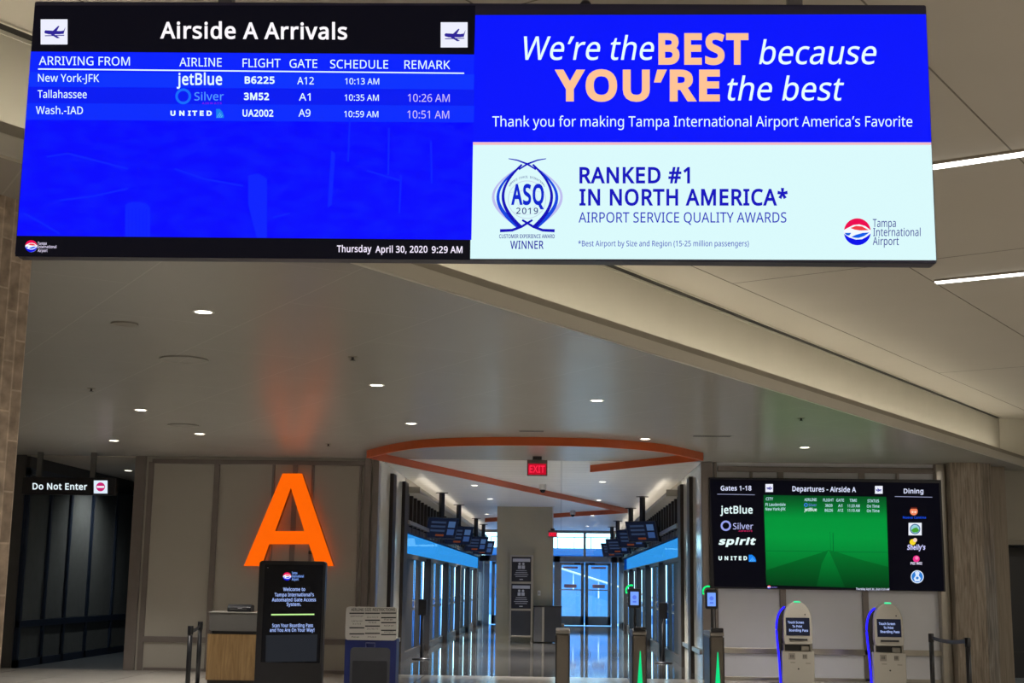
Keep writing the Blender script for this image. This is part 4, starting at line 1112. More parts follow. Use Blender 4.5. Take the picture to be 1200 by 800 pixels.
F.stroke([(976.5, 646), (976, 624)], .7, (0, 88, 36), 3)
F.stroke([(973.5, 644), (972.5, 623)], .5, (0, 112, 46), 3)
F.build('road_picture', ds)
F = Flat(DP, y=-.002)
LT = (222, 228, 255)
F.bin('title_text#1').text('Departures - Airside A', 928.5, 1003, 576, 6, LT, bold=.02, L=2, slope=.015)
F.bin('plane_icon#1'); plane_icon(F, 897, 567, 905.8, 576.3, 2)
F.bin('plane_icon#2'); plane_icon(F, 1025.3, 569.2, 1034.3, 578.3, 2, True)
F.bin('title_text#2').text('Gates 1-18', 844.5, 880.5, 574.6, 5.6, LT, bold=.02, L=2)
F.stroke([(840.5, 578.8), (884.5, 579.6)], .7, (150, 155, 190), 2)
F.bin('title_text#3').text('Dining', 1059, 1082, 578, 5.6, LT, bold=.02, L=2)
F.stroke([(1048.5, 581.6), (1092.5, 582.4)], .7, (150, 155, 190), 2)
F.build('heading', ds)
F = Flat(DP, y=-.002)
for s, a, b_, y in (('CITY', 897.5, 906, 586), ('AIRLINE', 942.5, 957, 587), ('FLIGHT', 964.5, 977, 587.4), ('GATE', 980, 989, 587.6), ('TIME', 995.5, 1004, 587.8), ('STATUS', 1016.5, 1030, 588.4),
                    ('Ft Lauderdale', 897, 920.5, 592.6), ('3M39', 967, 975.5, 593.8), ('A1', 982, 987, 594), ('11:20 AM', 993, 1007.5, 594.2), ('On Time', 1015.8, 1030.5, 594.6),
                    ('New York-JFK', 897, 920.5, 598), ('B6226', 966.5, 976, 599.4), ('A12', 981.5, 988, 599.4), ('11:10 AM', 993, 1007.5, 599.6), ('On Time', 1015.8, 1030.5, 600)):
    F.bin('flight_cell#%s%d' % (s, y)).text(s, a, b_, y, 3.4, (190, 228, 240), bold=.018, L=2)
F.bin('airline_logo#1').ring(944.3, 591.4, 1.8, .8, (70, 130, 255), 3)
F.text('Silver', 947.5, 957, 593, 3, (110, 130, 240), L=2)
F.bin('airline_logo#2').text('jetBlue', 942.5, 957, 598.8, 4, WT, bold=.02, L=2)
F.bin('date_line').text('Thursday April 30, 2020 9:29 AM', 1003, 1042, 691.3, 2.7, LT, bold=.02, L=2, slope=.012)
F.bin('airport_logo'); airport_logo(F, 901.2, 687.6, 2.0, 2)
F.text('Tampa International', 904, 910.5, 688.6, 1.6, (150, 140, 240), L=2)
F.build('flight_list', ds)
F = Flat(DP, y=-.002)
airline_marks(F, (844, 882, 601.6, 9), (850.6, 615.8, 5, 2.2), (859, 882.5, 620, 7.2), (865.5, 881.5, 622.8, 1.7), (842, 875.5, 656.2, 4.8), (877.3, 649.8, 886, 658), L=2, col_s=(185, 190, 240), col_r=(150, 160, 235), pink=(230, 40, 110))
F.bin('airline_logo#4').text('spirit', 842, 886, 638.2, 8.6, WT, bold=.05, shear=.2, L=2)
F.build('airline_logos', ds)
F = Flat(DP, y=-.002)
F.bin('dining_logo#1').disc(1070.8, 599, 4.6, (240, 130, 90), 2); F.rect(1067.2, 594.2, 1074.6, 596, (90, 30, 20), 3)
F.disc(1069.3, 599.8, 1.3, (250, 215, 190), 3); F.disc(1072.5, 599.8, 1.3, (250, 215, 190), 3)
F.text('Nueva Cantina', 1058, 1085, 607.5, 2.8, (25, 80, 230), bold=.02, L=2)
F.bin('dining_logo#2').rect(1064.6, 612.4, 1080, 627, (235, 240, 250), 2); F.disc(1072.3, 619.7, 6.1, (60, 100, 150), 3); F.disc(1072.3, 619.7, 5, (150, 205, 215), 4)
F.poly([(1067.6, 621), (1071, 618.6), (1074, 617.6), (1077, 621), (1075, 623.6), (1070, 623.8)], (70, 160, 50), 5)
F.bin('dining_logo#3').disc(1069.5, 635, 3.6, (245, 215, 40), 2); F.disc(1072.3, 632.6, 2.4, (240, 205, 190), 3)
F.text("Shelly's", 1063, 1084.5, 644, 6, (205, 205, 255), bold=.04, shear=.15, L=2)
F.bin('dining_logo#4').disc(1073.7, 654.6, 3.9, (235, 50, 140), 2); F.disc(1074.2, 653.6, 2.0, (250, 130, 180), 3)
F.text('PEI WEI', 1067, 1080.5, 661.4, 3, (235, 230, 255), bold=.03, L=2)
F.bin('dining_logo#5').disc(1074.8, 675.6, 7.6, (225, 238, 255), 2); F.disc(1074.8, 675.6, 6.6, (40, 125, 215), 3)
F.poly([(1072, 670.5), (1074.8, 668.8), (1077.6, 670.5), (1076.6, 674), (1079, 677.5), (1077.5, 681), (1072.1, 681), (1070.6, 677.5), (1073, 674)], (215, 232, 255), 4)
F.disc(1074.8, 677, 1.6, (40, 125, 215), 5)
F.build('dining_logos', ds)

# ------------------------------------------------------------------ hanging "Do Not Enter" sign
NO = (-8.83, 24.3, 3.086)
NP = Panel(NO, 0)
s_ = thing('hanging_sign', 'narrow black hanging sign lettered Do Not Enter at the dark corridor mouth', 'sign', NO)
mb = MB(); mb.box(-.86, .84, 0, .14, 0, .31); mb.build('sign_box', M_blk, s_, bevel=.008)
for x in (-.59, .39):
    mb = MB(); mb.box(x - .045, x + .045, .04, .10, .31, Z0 - NO[2]); mb.build('hanger', pmat('hanger_grey', (.10, .10, .10, 1), .5), s_)
F = Flat(NP, y=-.002)
F.text('Do Not Enter', 38.3, 102.3, 573.6, 7.6, (235, 250, 255), bold=.02, L=2, slope=.008)
F.build('lettering', s_)
F = Flat(NP, y=-.002)
F.rect(110, 562.8, 126, 578, (225, 240, 255), 1)
F.disc(117.9, 570.3, 5.2, (200, 30, 110), 2)
F.rect(113.6, 569.2, 122.2, 571.5, (240, 235, 250), 3)
F.build('no_entry_symbol', s_)

# ------------------------------------------------------------------ information totem
TO = (-3.90, 20.0, 0)
TR = -.03
TP = Panel(TO, TR)
t = thing('information_totem', 'tall black touchscreen totem with welcome message below the orange letter', 'screen', TO, TR)
def rrect(x0, x1, z0, z1, r, n=6):
    pts = []
    for cx_, cz_, a0 in ((x1 - r, z1 - r, 0), (x0 + r, z1 - r, 90), (x0 + r, z0 + r, 180), (x1 - r, z0 + r, 270)):
        for i in range(n + 1):
            a = math.radians(a0 + 90 * i / n)
            pts.append((cx_ + r * math.cos(a), cz_ + r * math.sin(a)))
    return pts
mb = MB(); mb.prism_y(rrect(-.49, .49, .02, 1.90, .05), 0, .12); mb.build('body', M_blk, t, bevel=.006)
mb = MB(); mb.box(-.55, .55, -.12, .28, 0, .025); mb.build('base', M_dark, t, bevel=.004)
mb = MB(); mb.prism_y(rrect(-.405, .455, .46, 1.845, .01), -.006, 0); ts = mb.build('screen_glass', pmat('totem_screen', (.008, .009, .014, 1), .15, spec=.3), t)
mb = MB(); mb.lathe([(.012, 0), (.012, .01)], 0, 0, 12)
F = Flat(TP, y=-.007)
airport_logo(F, 336.6, 675.2, 4.8, 1)
TW = (130, 170, 255)
for s, a, b_, y in (('Tampa', 342, 348.5, 672.6), ('International', 342, 356, 676.4), ('Airport', 342, 350, 680)):
    F.text(s, a, b_, y, 3, TW, bold=.02, L=2)
F.build('airport_logo', ts)
F = Flat(TP, y=-.007)
for s, a, b_, y in (('Welcome to', 332, 357.8, 692.3), ("Tampa International's", 322, 368, 698.6), ('Automated Gate Access', 318.8, 370.3, 704.5), ('System.', 336, 353, 709.8), ('Scan Your Boarding Pass', 319.2, 367, 734.6), ('and You Are On Your Way!', 316.4, 368.6, 740)):
    F.bin('welcome_text' if y < 715 else 'instruction_text').text(s, a, b_, y, 4.2, (165, 190, 255), bold=.022, L=2, slope=-.004)
F.bin('divider_line').stroke([(318, 720), (368.5, 719.6)], 1.6, (205, 255, 160), 2)
F.build('welcome_text', ts)
mb = MB(); mb.prism_y([(-.36 + .006 * math.cos(a * .7), 1.80 + .006 * math.sin(a * .7)) for a in range(9)], -.009, -.006); mb.build('camera_eye', M_wht, ts)
# grey reflection low on the glass, painted as a faintly glowing patch
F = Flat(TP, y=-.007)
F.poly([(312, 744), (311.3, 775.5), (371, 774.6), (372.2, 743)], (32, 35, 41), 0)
F.build('lower_reflection', ts)

# ------------------------------------------------------------------ podium and device
p = thing('podium', 'oak-fronted check podium with grey top beside the black totem', 'podium', (-5.12, 22.0, 0))
mb = MB(); mb.box(-.48, .50, 0, .55, .06, .77); mb.build('wood_front', M_oak, p, bevel=.004)
mb = MB(); mb.box(-.46, .48, .03, .52, 0, .06); mb.build('plinth', M_dark, p)
mb = MB(); mb.box(-.42, .48, .02, .53, .77, .82); mb.build('shadow_gap', M_blk, p)
mb = MB(); mb.box(-.46, .52, -.02, .56, .82, 1.10); mb.build('top_panel', pmat('podium_grey', (.105, .10, .095, 1), .5), p, bevel=.004)
mb = MB(); mb.box(-.47, .53, -.03, .57, 1.10, 1.12); mb.build('worktop', pmat('podium_top', (.26, .25, .23, 1), .4), p, bevel=.004)
d = thing('document_printer', 'low black printer lying on the grey podium top', 'printer', (-5.13, 22.15, 1.12))
mb = MB(); mb.prism([(-.19, -.10, 0), (-.19, .16, 0), (-.19, .16, .10), (-.19, -.04, .115), (-.19, -.10, .07)], (.38, 0, 0)); mb.build('body', M_blk, d, bevel=.01)
mb = MB(); mb.box(-.15, .12, -.104, -.098, .035, .045); mb.build('paper_slot', M_grey, d)
mb = MB(); mb.box(-.02, .05, -.105, -.099, .052, .060); mb.build('status_light', pmat('pale_label', (.45, .45, .5, 1), .4), d)
d = thing('hand_scanner', 'small black handheld scanner on the podium top against the totem', 'scanner', (-4.68, 22.12, 1.12))
mb = MB(); mb.lathe([(.05, 0), (.05, .015), (.02, .03), (.02, .05)], 0, 0, 14); mb.build('cradle', M_blk, d)
mb = MB(); mb.prism([(-.03, -.08, .05), (-.03, .05, .04), (-.03, .05, .09), (-.03, -.08, .10)], (.06, 0, 0)); mb.build('scanner_head', M_blk, d, bevel=.008)

# ------------------------------------------------------------------ stanchions
def stanchion(label, loc, rz=0, belt=None, clip=None):
    s = thing('stanchion', label, 'barrier post', loc, rz, 'black belt barrier posts')
    mb = MB(); mb.lathe([(.17, 0), (.17, .012), (.15, .024), (.05, .034), (.034, .04)], 0, 0, 28); mb.build('base', M_blk, s)
    mb = MB(); mb.lathe([(.033, .035), (.033, .90)], 0, 0, 20); mb.build('post', M_blk, s)
    mb = MB(); mb.lathe([(.036, .88), (.038, .89), (.038, .995), (.034, 1.0)], 0, 0, 20); mb.build('belt_cassette', M_blk, s)
    if belt:
        bx_, by_ = belt[0] - loc[0], belt[1] - loc[1]
        mb = MB()
        n = 10
        L_ = math.hypot(bx_, by_)
        ux, uy_ = bx_ / L_, by_ / L_
        for i in range(n):
            t0, t1 = i / n, (i + 1) / n
            r0, r1 = .036 + (L_ - .216) * t0, .036 + (L_ - .216) * t1
            g0, g1 = .03 * math.sin(PI * t0) ** .8, .03 * math.sin(PI * min(1, t1)) ** .8 if i < n - 1 else 0.0
            ox, oy = -uy_ * .0015, ux * .0015
            mb.prism([(ux * r0 - ox, uy_ * r0 - oy, .92 - g0), (ux * r1 - ox, uy_ * r1 - oy, .92 - g1), (ux * r1 - ox, uy_ * r1 - oy, .97 - g1), (ux * r0 - ox, uy_ * r0 - oy, .97 - g0)], (2 * ox, 2 * oy, 0))
        mb.build('belt', M_blk, s)
    if clip:
        cx_, cy_ = clip[0] - loc[0], clip[1] - loc[1]
        L_ = math.hypot(cx_, cy_)
        mb = MB(); mb.obox((cx_ / L_ * .03, cy_ / L_ * .03), (cx_ / L_ * .176, cy_ / L_ * .176), .006, .92, .97)
        mb.build('belt_clip', M_blk, s)
    return s
stanchion('black belt barrier post left of the podium, the shorter-looking one further left', (-4.98, 18.63, 0), belt=(-5.37, 20.63))
stanchion('black belt barrier post close against the left side of the oak podium', (-5.37, 20.63, 0), clip=(-4.98, 18.63))
stanchion('black belt barrier post just right of the right check-in kiosk', (5.29, 20.13, 0), belt=(5.34, 18.52))
stanchion('rightmost black belt barrier post, in front of the grey wood column', (5.34, 18.52, 0), clip=(5.29, 20.13))

# ------------------------------------------------------------------ bag sizer
BO = (-2.93, 21.5, 0)
BP = Panel(BO, 0)
b = thing('bag_sizer', 'blue bag sizer stand topped by a white airline size chart', 'sign stand', BO)
mb = MB(); mb.prism_y(rrect(-.40, .40, .04, .745, .02), .02, .40); mb.build('blue_case', M_bluep, b, bevel=.008)
mb = MB(); mb.box(-.42, .42, -.02, .44, 0, .04); mb.build('base', M_dark, b, bevel=.004)
mb = MB(); mb.prism_y(rrect(-.40, .40, .73, 1.235, .05), .0, .05); bc = mb.build('size_chart', M_sign, b, bevel=.004)
mb = MB(); mb.prism_y(rrect(-.31, .31, .05, .62, .06), .005, .02); mb.build('sizer_frame', pmat('sizer_grey', (.07, .075, .09, 1), .4), b, bevel=.01)
mb = MB(); mb.prism_y(rrect(-.27, .27, .05, .42, .02), -.004, .006); mb.build('sizer_opening', pmat('sizer_dark', (.025, .027, .035, 1), .5), b)
mb = MB()
mb.tube([(-.07, .0, .625), (-.07, -.01, .69), (.07, -.01, .69), (.07, 0, .625)], .011, 8); mb.build('bag_handle_mark', pmat('sizer_mark', (.09, .10, .25, 1), .5), b)
INK = pmat('black_ink', (.012, .012, .014, 1), .6)
F = Flat(BP, y=-.001)
F.text('AIRLINE SIZE RESTRICTIONS', 411.5, 463, 715.6, 3.2, INK, bold=.02, L=1)
for x0, ys in ((409.5, (717.6, 734.6, 741.8)), (427.8, (717.6, 725.8, 732.6, 741.2)), (446.6, (717.4, 722.8, 728.6, 737.6, 742.6))):
    for y in ys:
        F.rect(x0, y, x0 + 17.5, y + 1.4, INK, 1)
for s, a, b_, y in (('personal', 411, 425, 722.5), ('carry-on', 412, 425, 728.2), ('18 x 14 x 8', 413, 423, 731.6), ('22 x 14 x 9', 430, 443, 723.8), ('free', 432, 441, 730), ('24 x 16 x 10', 430, 443, 737.6), ('fee', 450, 460, 726.6), ('size', 450, 461, 733.6), ('weight', 450, 461, 741), ('max', 431, 441, 746.8), ('fee', 412, 421, 747)):
    F.text(s, a, b_, y, 1.9, INK, L=1)
F.build('chart_print', bc)

# ------------------------------------------------------------------ access gate pedestals
def gate(label, loc, reader, wedge, flap):
    g = thing('gate_pedestal', label, 'access gate', loc, 0, 'automated access gate pedestals')
    mb = MB(); mb.box(-.095, .095, 0, .85, 0, .92); mb.build('cabinet', pmat('gate_taupe', (.16, .14, .12, 1), .32, .5), g, bevel=.018)
    mb = MB(); mb.prism([(-.10, -.02, .92), (-.10, .87, .92), (-.10, .87, .98), (-.10, .05, 1.0), (-.10, -.02, .97)], (.20, 0, 0)); mb.build('top_cap', pmat('gate_cap', (.30, .28, .26, 1), .3, .3), g, bevel=.01)
    for sx_ in (-1, 1):
        mb = MB(); mb.box(sx_ * .0985 - .006, sx_ * .0985 + .006, .0, .8, .02, .90); mb.build('side_panel', M_blk, g)
    if wedge:
        mb = MB(); mb.poly([(-.045, -.004, .05), (.055, -.004, .05), (.018, -.004, .70), (.006, -.004, .70)]); mb.build('green_arrow', emat(10, 205, 120, 1.2), g)
        mb = MB(); mb.box(-.085, .09, -.07, .02, .98, 1.035); mb.build('ticket_scanner', M_blk, g, bevel=.012)
    else:
        mb = MB(); mb.lathe([(.022, 1.0), (.022, 1.05), (.012, 1.06)], 0, .25, 12); mb.build('sensor_knob', pmat('gate_cap', (.3, .28, .26, 1), .3), g)
    if reader:
        rx_ = -.07
        mb = MB(); mb.tube([(rx_ + .01, .02, .98), (rx_ + .01, .02, 1.34)], .020, 10); mb.build('reader_pole', M_blk, g)
        mb = MB(); mb.prism_y(rrect(rx_ - .09, rx_ + .09, 1.30, 1.575, .028), -.02, .03); r = mb.build('face_reader', M_blk, g, bevel=.006)
        F = Flat(None, y=-.021)
        F.rect(rx_ - .06, 1.34, rx_ + .06, 1.53, (120, 165, 255), 1)
        F.disc(rx_, 1.45, .03, (90, 125, 240), 2); F.rect(rx_ - .026, 1.375, rx_ + .026, 1.40, (90, 125, 240), 2)
        F.build('reader_screen', r)
        mb = MB(); mb.tube([(rx_ - .045 + .075 * math.cos(math.radians(a)), .0, 1.545 + .075 * math.sin(math.radians(a))) for a in range(70, 215, 12)], .012, 8); mb.build('green_ring', emat(10, 235, 120, 1.3), r)
    if flap:
        s0 = flap
        mb = MB(); mb.box(min(s0 * .11, s0 * .56), max(s0 * .11, s0 * .56), .40, .412, .18, .86); fl = mb.build('glass_flap', glass('flap_glass', (.93, .97, 1, 1), .04), g)
        F = Flat(None, y=.399)
        F.ring(s0 * .33, .62, .075, .010, pmat('decal_grey', (.25, .32, .42, 1), .5), 0)
        F.ring(s0 * .33, .62, .045, .012, pmat('decal_grey', (.25, .32, .42, 1), .5), 0)
        F.build('round_sticker', fl)
    return g
gate('access gate pedestal without a screen, below the hall doors', (.035, 20, 0), False, False, 1)
gate('middle access gate pedestal with green arrow and raised face reader', (1.13, 20, 0), True, True, -1)
gate('right access gate pedestal with face reader standing against the corner post', (2.23, 20, 0), True, True, None)

# ------------------------------------------------------------------ self-service kiosks
def kiosk(label, loc):
    k = thing('boarding_pass_kiosk', label, 'kiosk', loc, -.05, 'cream boarding pass kiosks')
    mb = MB(); mb.prism_y(rrect(-.265, .265, .02, .58, .015), 0, .36); mb.build('cabinet', M_cream, k, bevel=.008)
    mb = MB(); mb.box(-.29, .29, -.04, .40, 0, .02); mb.build('base', M_dark, k)
    mb = MB(); mb.prism_y([(-.25, .575), (.25, .575), (.25, .70), (-.25, .70)], .10, .34); mb.build('ticket_recess', M_blk, k)
    for c_ in ((-.24, -.22, .0, .3, .575, .70), (.20, .23, .0, .3, .575, .70), (.06, .19, .04, .12, .58, .66)):
        mb = MB(); mb.box(*c_); mb.build('recess_cheek', M_cream, k, bevel=.006)
    head = [(.25, .69), (.27, .80), (.265, .95)]
    head += [(.265 * math.cos(math.radians(a)), 1.06 + .335 * math.sin(math.radians(a))) for a in range(0, 181, 9)]
    head += [(-.265, .95), (-.27, .80), (-.25, .69)]
    head = [(x * .89, z) for x, z in head]
    # the head leans back a little: a prism with sheared top
    mb = MB()
    lean = lambda z: (z - .69) * .10 - .06
    b0 = len(mb.v)
    n = len(head)
    mb.v += [(x, lean(z), z) for x, z in head] + [(x, .30, z) for x, z in head]
    mb.face(list(range(n))); mb.face(list(reversed(range(n, 2 * n))))
    for i in range(n):
        j = (i + 1) % n
        mb.face([j, i, n + i, n + j], 0, False)
    mb.build('head', M_cream, k, bevel=.012)
    mb = MB()
    z0, z1 = .835, 1.125
    mb.prism([(-.195, lean(z0) - .008, z0), (.195, lean(z0) - .008, z0), (.195, lean(z1) - .008, z1), (-.195, lean(z1) - .008, z1)], (0, .03, .003)); sc_ = mb.build('screen', emat(20, 24, 40), k, bevel=.003)
    def tilt_text(rows, name, par):
        F = Flat(None)
        for s, a, b_, z, c in rows:
            F.text(s, a, b_, z, -c, (175, 195, 255), bold=.03, L=0)
        F.mb.v = [(x, lean(z) - .0095, z) for x, y, z in F.mb.v]
        F.build(name, par)
    tilt_text((('Touch Screen', -.165, .10, 1.03, .040), ('To Print', -.09, .07, .965, .040), ('Boarding Pass', -.145, .165, .90, .040)), 'screen_text', sc_)
    mb = MB(); mb.box(-.15, .15, -.068, -.04, .755, .785); mb.build('card_slot', M_blk, k)
    mb = MB(); mb.prism_y([(-.06, 1.372), (.06, 1.372), (.045, 1.40), (-.045, 1.40)], .0, .08); mb.build('status_lamp', emat(70, 235, 160, 1.1), k, bevel=.006)
    mb = MB(); mb.lathe([(.012, 0), (.012, .006)], 0, 0, 12)
    cm = mb.build('camera_eye', M_dark, k); cm.location = (.125, lean(1.18) - .002, 1.18); cm.rotation_euler = (PI / 2, 0, 0)
    mb = MB(); mb.box(-.16, -.05, -.003, .002, .44, .545); mb.build('pictogram_plate', pmat('picto_grey', (.20, .18, .15, 1), .5), k)
    mb = MB(); mb.box(.07, .15, -.003, .002, .45, .53); mb.build('pictogram_plate', pmat('picto_grey', (.20, .18, .15, 1), .5), k)
    mb = MB()
    for x in (-.10, .11):
        for i in range(3):
            mb.box(x - .03 + .02 * i, x - .02 + .02 * i, -.005, -.003, .47, .52)
    mb.build('pictogram_mark', M_dark, k)
    mb = MB(); mb.box(-.13, -.05, -.003, .002, .385, .40); mb.box(.12, .20, -.003, .002, .375, .39); mb.build('label_strip', pmat('picto_grey', (.2, .18, .15, 1), .5), k)
    mb = MB(); mb.lathe([(.014, 0), (.014, .008)], 0, 0, 12)
    lk = mb.build('lock', M_dark, k); lk.location = (0, -.002, .29); lk.rotation_euler = (PI / 2, 0, 0)
    # side light: a bowed fin edged by a blue tube
    cur = [(-.19, 1.30), (-.268, 1.22), (-.315, 1.10), (-.332, .97), (-.330, .84), (-.318, .68), (-.303, .50), (-.292, .30), (-.282, .03)]
    mb = MB(); mb.prism_y([(-.15, 1.30)] + cur + [(-.20, .03), (-.20, .6)], .16, .24); mb.build('side_fin', M_dark, k)
    fine = []
    for i in range(len(cur) - 1):
        for t_ in (0, .25, .5, .75):
            p0, p1, p2, p3 = (Vector(cur[max(i - 1, 0)]), Vector(cur[i]), Vector(cur[i + 1]), Vector(cur[min(i + 2, len(cur) - 1)]))
            fine.append(.5 * ((2 * p1) + (p2 - p0) * t_ + (2 * p0 - 5 * p1 + 4 * p2 - p3) * t_ ** 2 + (3 * p1 - p0 - 3 * p2 + p3) * t_ ** 3))
    fine.append(Vector(cur[-1]))
    mb = MB(); mb.tube([(v.x, .17, v.y) for v in fine], .018, 10); mb.build('light_tube', emat(30, 24, 255, 2.2), k)
    return k
k1 = kiosk('cream boarding pass kiosk with blue light edge, nearer the access gates', (3.97, 23.5, 0))
k2 = dup(k1, (5.47, 23.45, 0), None, 'cream boarding pass kiosk with blue light edge, beside the belt barrier')

# ------------------------------------------------------------------ orange ceiling ribbon
rb = thing('ceiling_ribbon', 'orange ribbon band looping and zigzagging under the hall ceiling', 'ceiling decoration', (0, 23, Z0))
def band(pts, name, w=.05, h=.13):
    mb = MB()
    k = len(pts)
    P = [Vector(p) for p in pts]
    N = []
    for i in range(k):
        d = (P[min(i + 1, k - 1)] - P[max(i - 1, 0)]).normalized()
        N.append(Vector((-d.y, d.x)) * w / 2)
    base = len(mb.v)
    for i in range(k):
        for sg in (-1, 1):
            for z in (-h, 0):
                q = P[i] + N[i] * sg
                mb.v.append((q.x, q.y - 23, z))
    for i in range(k - 1):
        a, b_ = base + 4 * i, base + 4 * (i + 1)
        for f in ((0, 1, 1, 0), (2, 0, 0, 2), (3, 2, 2, 3), (1, 3, 3, 1)):
            mb.face([a + f[0], a + f[1], b_ + f[2], b_ + f[3]])
    mb.face([base, base + 2, base + 3, base + 1]); e = base + 4 * (k - 1); mb.face([e, e + 1, e + 3, e + 2])
    return mb.build(name, M_orange, rb)
ctl = [(-3.34, 23.44), (-2.82, 22.40), (-2.27, 21.62), (-1.61, 21.22), (-.85, 21.05), (-.03, 21.04), (.71, 21.22), (1.45, 21.72), (1.90, 22.33), (2.38, 23.25)]
arc = []
for i in range(len(ctl) - 1):
    for t_ in (0, .2, .4, .6, .8):
        p0, p1, p2, p3 = (Vector(ctl[max(i - 1, 0)]), Vector(ctl[i]), Vector(ctl[i + 1]), Vector(ctl[min(i + 2, len(ctl) - 1)]))
        arc.append(.5 * ((2 * p1) + (p2 - p0) * t_ + (2 * p0 - 5 * p1 + 4 * p2 - p3) * t_ ** 2 + (3 * p1 - p0 - 3 * p2 + p3) * t_ ** 3))
arc.append(Vector(ctl[-1]))
band(arc, 'curved_band')
band([(-3.34, 23.44), (1.93, 40.4)], 'straight_band')
band([(1.93, 40.4), (-2.6, 47.3)], 'straight_band')
band([(2.38, 23.25), (.56, 25.9)], 'straight_band')

# ------------------------------------------------------------------ ceiling fittings
DL = [((-3.05, 11.28), 'round recessed ceiling light nearest the underside of the arrivals display'),
      ((-5.66, 18.05), 'round recessed ceiling light between the two speaker grilles on the left'),
      ((-5.63, 20.98), 'round recessed ceiling light over the wall panels left of the orange letter'),
      ((-7.36, 22.16), 'round recessed ceiling light at far left near the Do Not Enter sign'),
      ((-2.14, 15.54), 'round recessed ceiling light above and right of the orange letter'),
      ((-2.15, 19.33), 'round recessed ceiling light just outside the left curve of the orange ribbon'),
      ((.43, 16.70), 'round recessed ceiling light in the middle of the soffit above the orange ribbon'),
      ((1.29, 21.09), 'round recessed ceiling light touching the right curve of the orange ribbon'),
      ((3.92, 22.15), 'round recessed ceiling light above the departures board')]
def downlight(x, y, z, label, s=9.0, r=.072, grp='recessed soffit downlights'):
    d = thing('downlight', label, 'ceiling light', (x, y, z), 0, grp)
    mb = MB(); mb.lathe([(r, -.0035), (r, -.0015)], 0, 0, 24); mb.build('lens', emat(255, 246, 228, s), d)
    mb = MB()
    n = 28
    for i in range(n):
        a, b_ = 2 * PI * i / n, 2 * PI * (i + 1) / n
        q = [(rr * math.cos(t_), rr * math.sin(t_), zz) for rr, zz, t_ in ((r, -.006, a), (r, -.006, b_), (r + .02, -.004, b_), (r + .02, -.004, a))]
        mb.poly(q)
        q = [(rr * math.cos(t_), rr * math.sin(t_), zz) for rr, zz, t_ in ((r + .02, -.004, a), (r + .02, -.004, b_), (r + .02, .002, b_), (r + .02, .002, a))]
        mb.poly(q)
    mb.build('trim_ring', M_wht, d)
    return d
def spot(x, y, z, power, cone=100):
    l = bpy.data.lights.new('downlight_beam', 'SPOT')
    l.energy = power
    l.color = (1, .95, .88)
    l.spot_size = math.radians(cone)
    l.spot_blend = .8
    l.shadow_soft_size = .06
    o = bpy.data.objects.new('downlight_beam', l)
    COL.objects.link(o)
    o.location = (x, y, z - .07)
for (x, y), lab in DL:
    downlight(x, y, Z0, lab)
    spot(x, y, Z0, 430 if x > 3 else 210 if x > -2.3 else 330)
spot(-8.99, 28.08, Z0 - .02, 170, 150)
downlight(-8.99, 28.08, Z0 - .02, 'small round recessed ceiling light inside the dark left corridor')
for x, y, lab in ((-2.0, 31.5, 'first round downlight of the hall ceiling, by the left monitors'), (.9, 30.0, 'round downlight of the hall ceiling nearest the short orange tail'), (-1.9, 36.5, 'round downlight of the hall ceiling further in on the left'), (1.0, 36.5, 'round downlight of the hall ceiling further in on the right'), (-2.4, 44.5, 'round downlight of the hall ceiling beyond the column on the left'), (1.0, 44.5, 'round downlight of the hall ceiling above the glass end doors'), (-.4, 27.6, 'added round downlight just behind the exit sign inside the orange ribbon'), (-1.9, 52.5, 'farthest added round downlight of the hall ceiling, left of the end doors'), (1.0, 52.5, 'farthest added round downlight of the hall ceiling, right before the end doors')):  # front and two farthest ones are added to brighten panels and end doors
    downlight(x, y, Z0, lab, grp='hall ceiling downlights')
    spot(x, y, Z0, 1900, 110 if y < 29 else 94)
def speaker(x, y, r, label, dark):
    d = thing('ceiling_speaker', label, 'speaker', (x, y, Z0), 0, 'flush round ceiling speakers')
    mb = MB(); mb.lathe([(r, -.004), (r, .001)], 0, 0, 40); mb.build('grille', pmat('grille_taupe', (.22, .20, .17, 1), .6) if dark else M_soffit, d)
    mb = MB()
    n = 40
    for i in range(n):
        a, b_ = 2 * PI * i / n, 2 * PI * (i + 1) / n
        mb.poly([(r * math.cos(a), r * math.sin(a), -.006), (r * math.cos(b_), r * math.sin(b_), -.006), ((r + .03) * math.cos(b_), (r + .03) * math.sin(b_), -.012), ((r + .03) * math.cos(a), (r + .03) * math.sin(a), -.012)])
        mb.poly([((r + .03) * math.cos(a), (r + .03) * math.sin(a), -.012), ((r + .03) * math.cos(b_), (r + .03) * math.sin(b_), -.012), ((r + .03) * math.cos(b_), (r + .03) * math.sin(b_), .001), ((r + .03) * math.cos(a), (r + .03) * math.sin(a), .001)])
    mb.build('rim', pmat('rim_taupe', (.27, .25, .22, 1), .6), d)
speaker(-3.91, 13.81, .22, 'large round ceiling grille with dark rim, lower left of the arrivals display', False)
speaker(-3.91, 11.85, .09, 'small taupe round ceiling disc close below the arrivals display', True)
speaker(-5.57, 19.83, .20, 'faint round ceiling grille farther back, left of the orange letter', False)
def sprinkler(x, y, label):
    d = thing('sprinkler', label, 'sprinkler', (x, y, Z0), 0, 'soffit sprinkler caps')
    mb = MB(); mb.lathe([(.05, -.004), (.05, .001)], 0, 0, 20); mb.build('escutcheon', M_joint, d)
    mb = MB(); mb.lathe([(.012, -.035), (.012, -.004)], 0, 0, 10); mb.lathe([(.028, -.038), (.028, -.034)], 0, 0, 14); mb.build('head', M_dark, d)
sprinkler(-5.64, 16.03, 'small dark sprinkler cap on the ceiling far left')
sprinkler(-2.12, 13.57, 'small dark sprinkler cap on the ceiling below the arrivals display middle')
sprinkler(-3.85, 22.37, 'small dark sprinkler cap on the ceiling right above the orange letter')
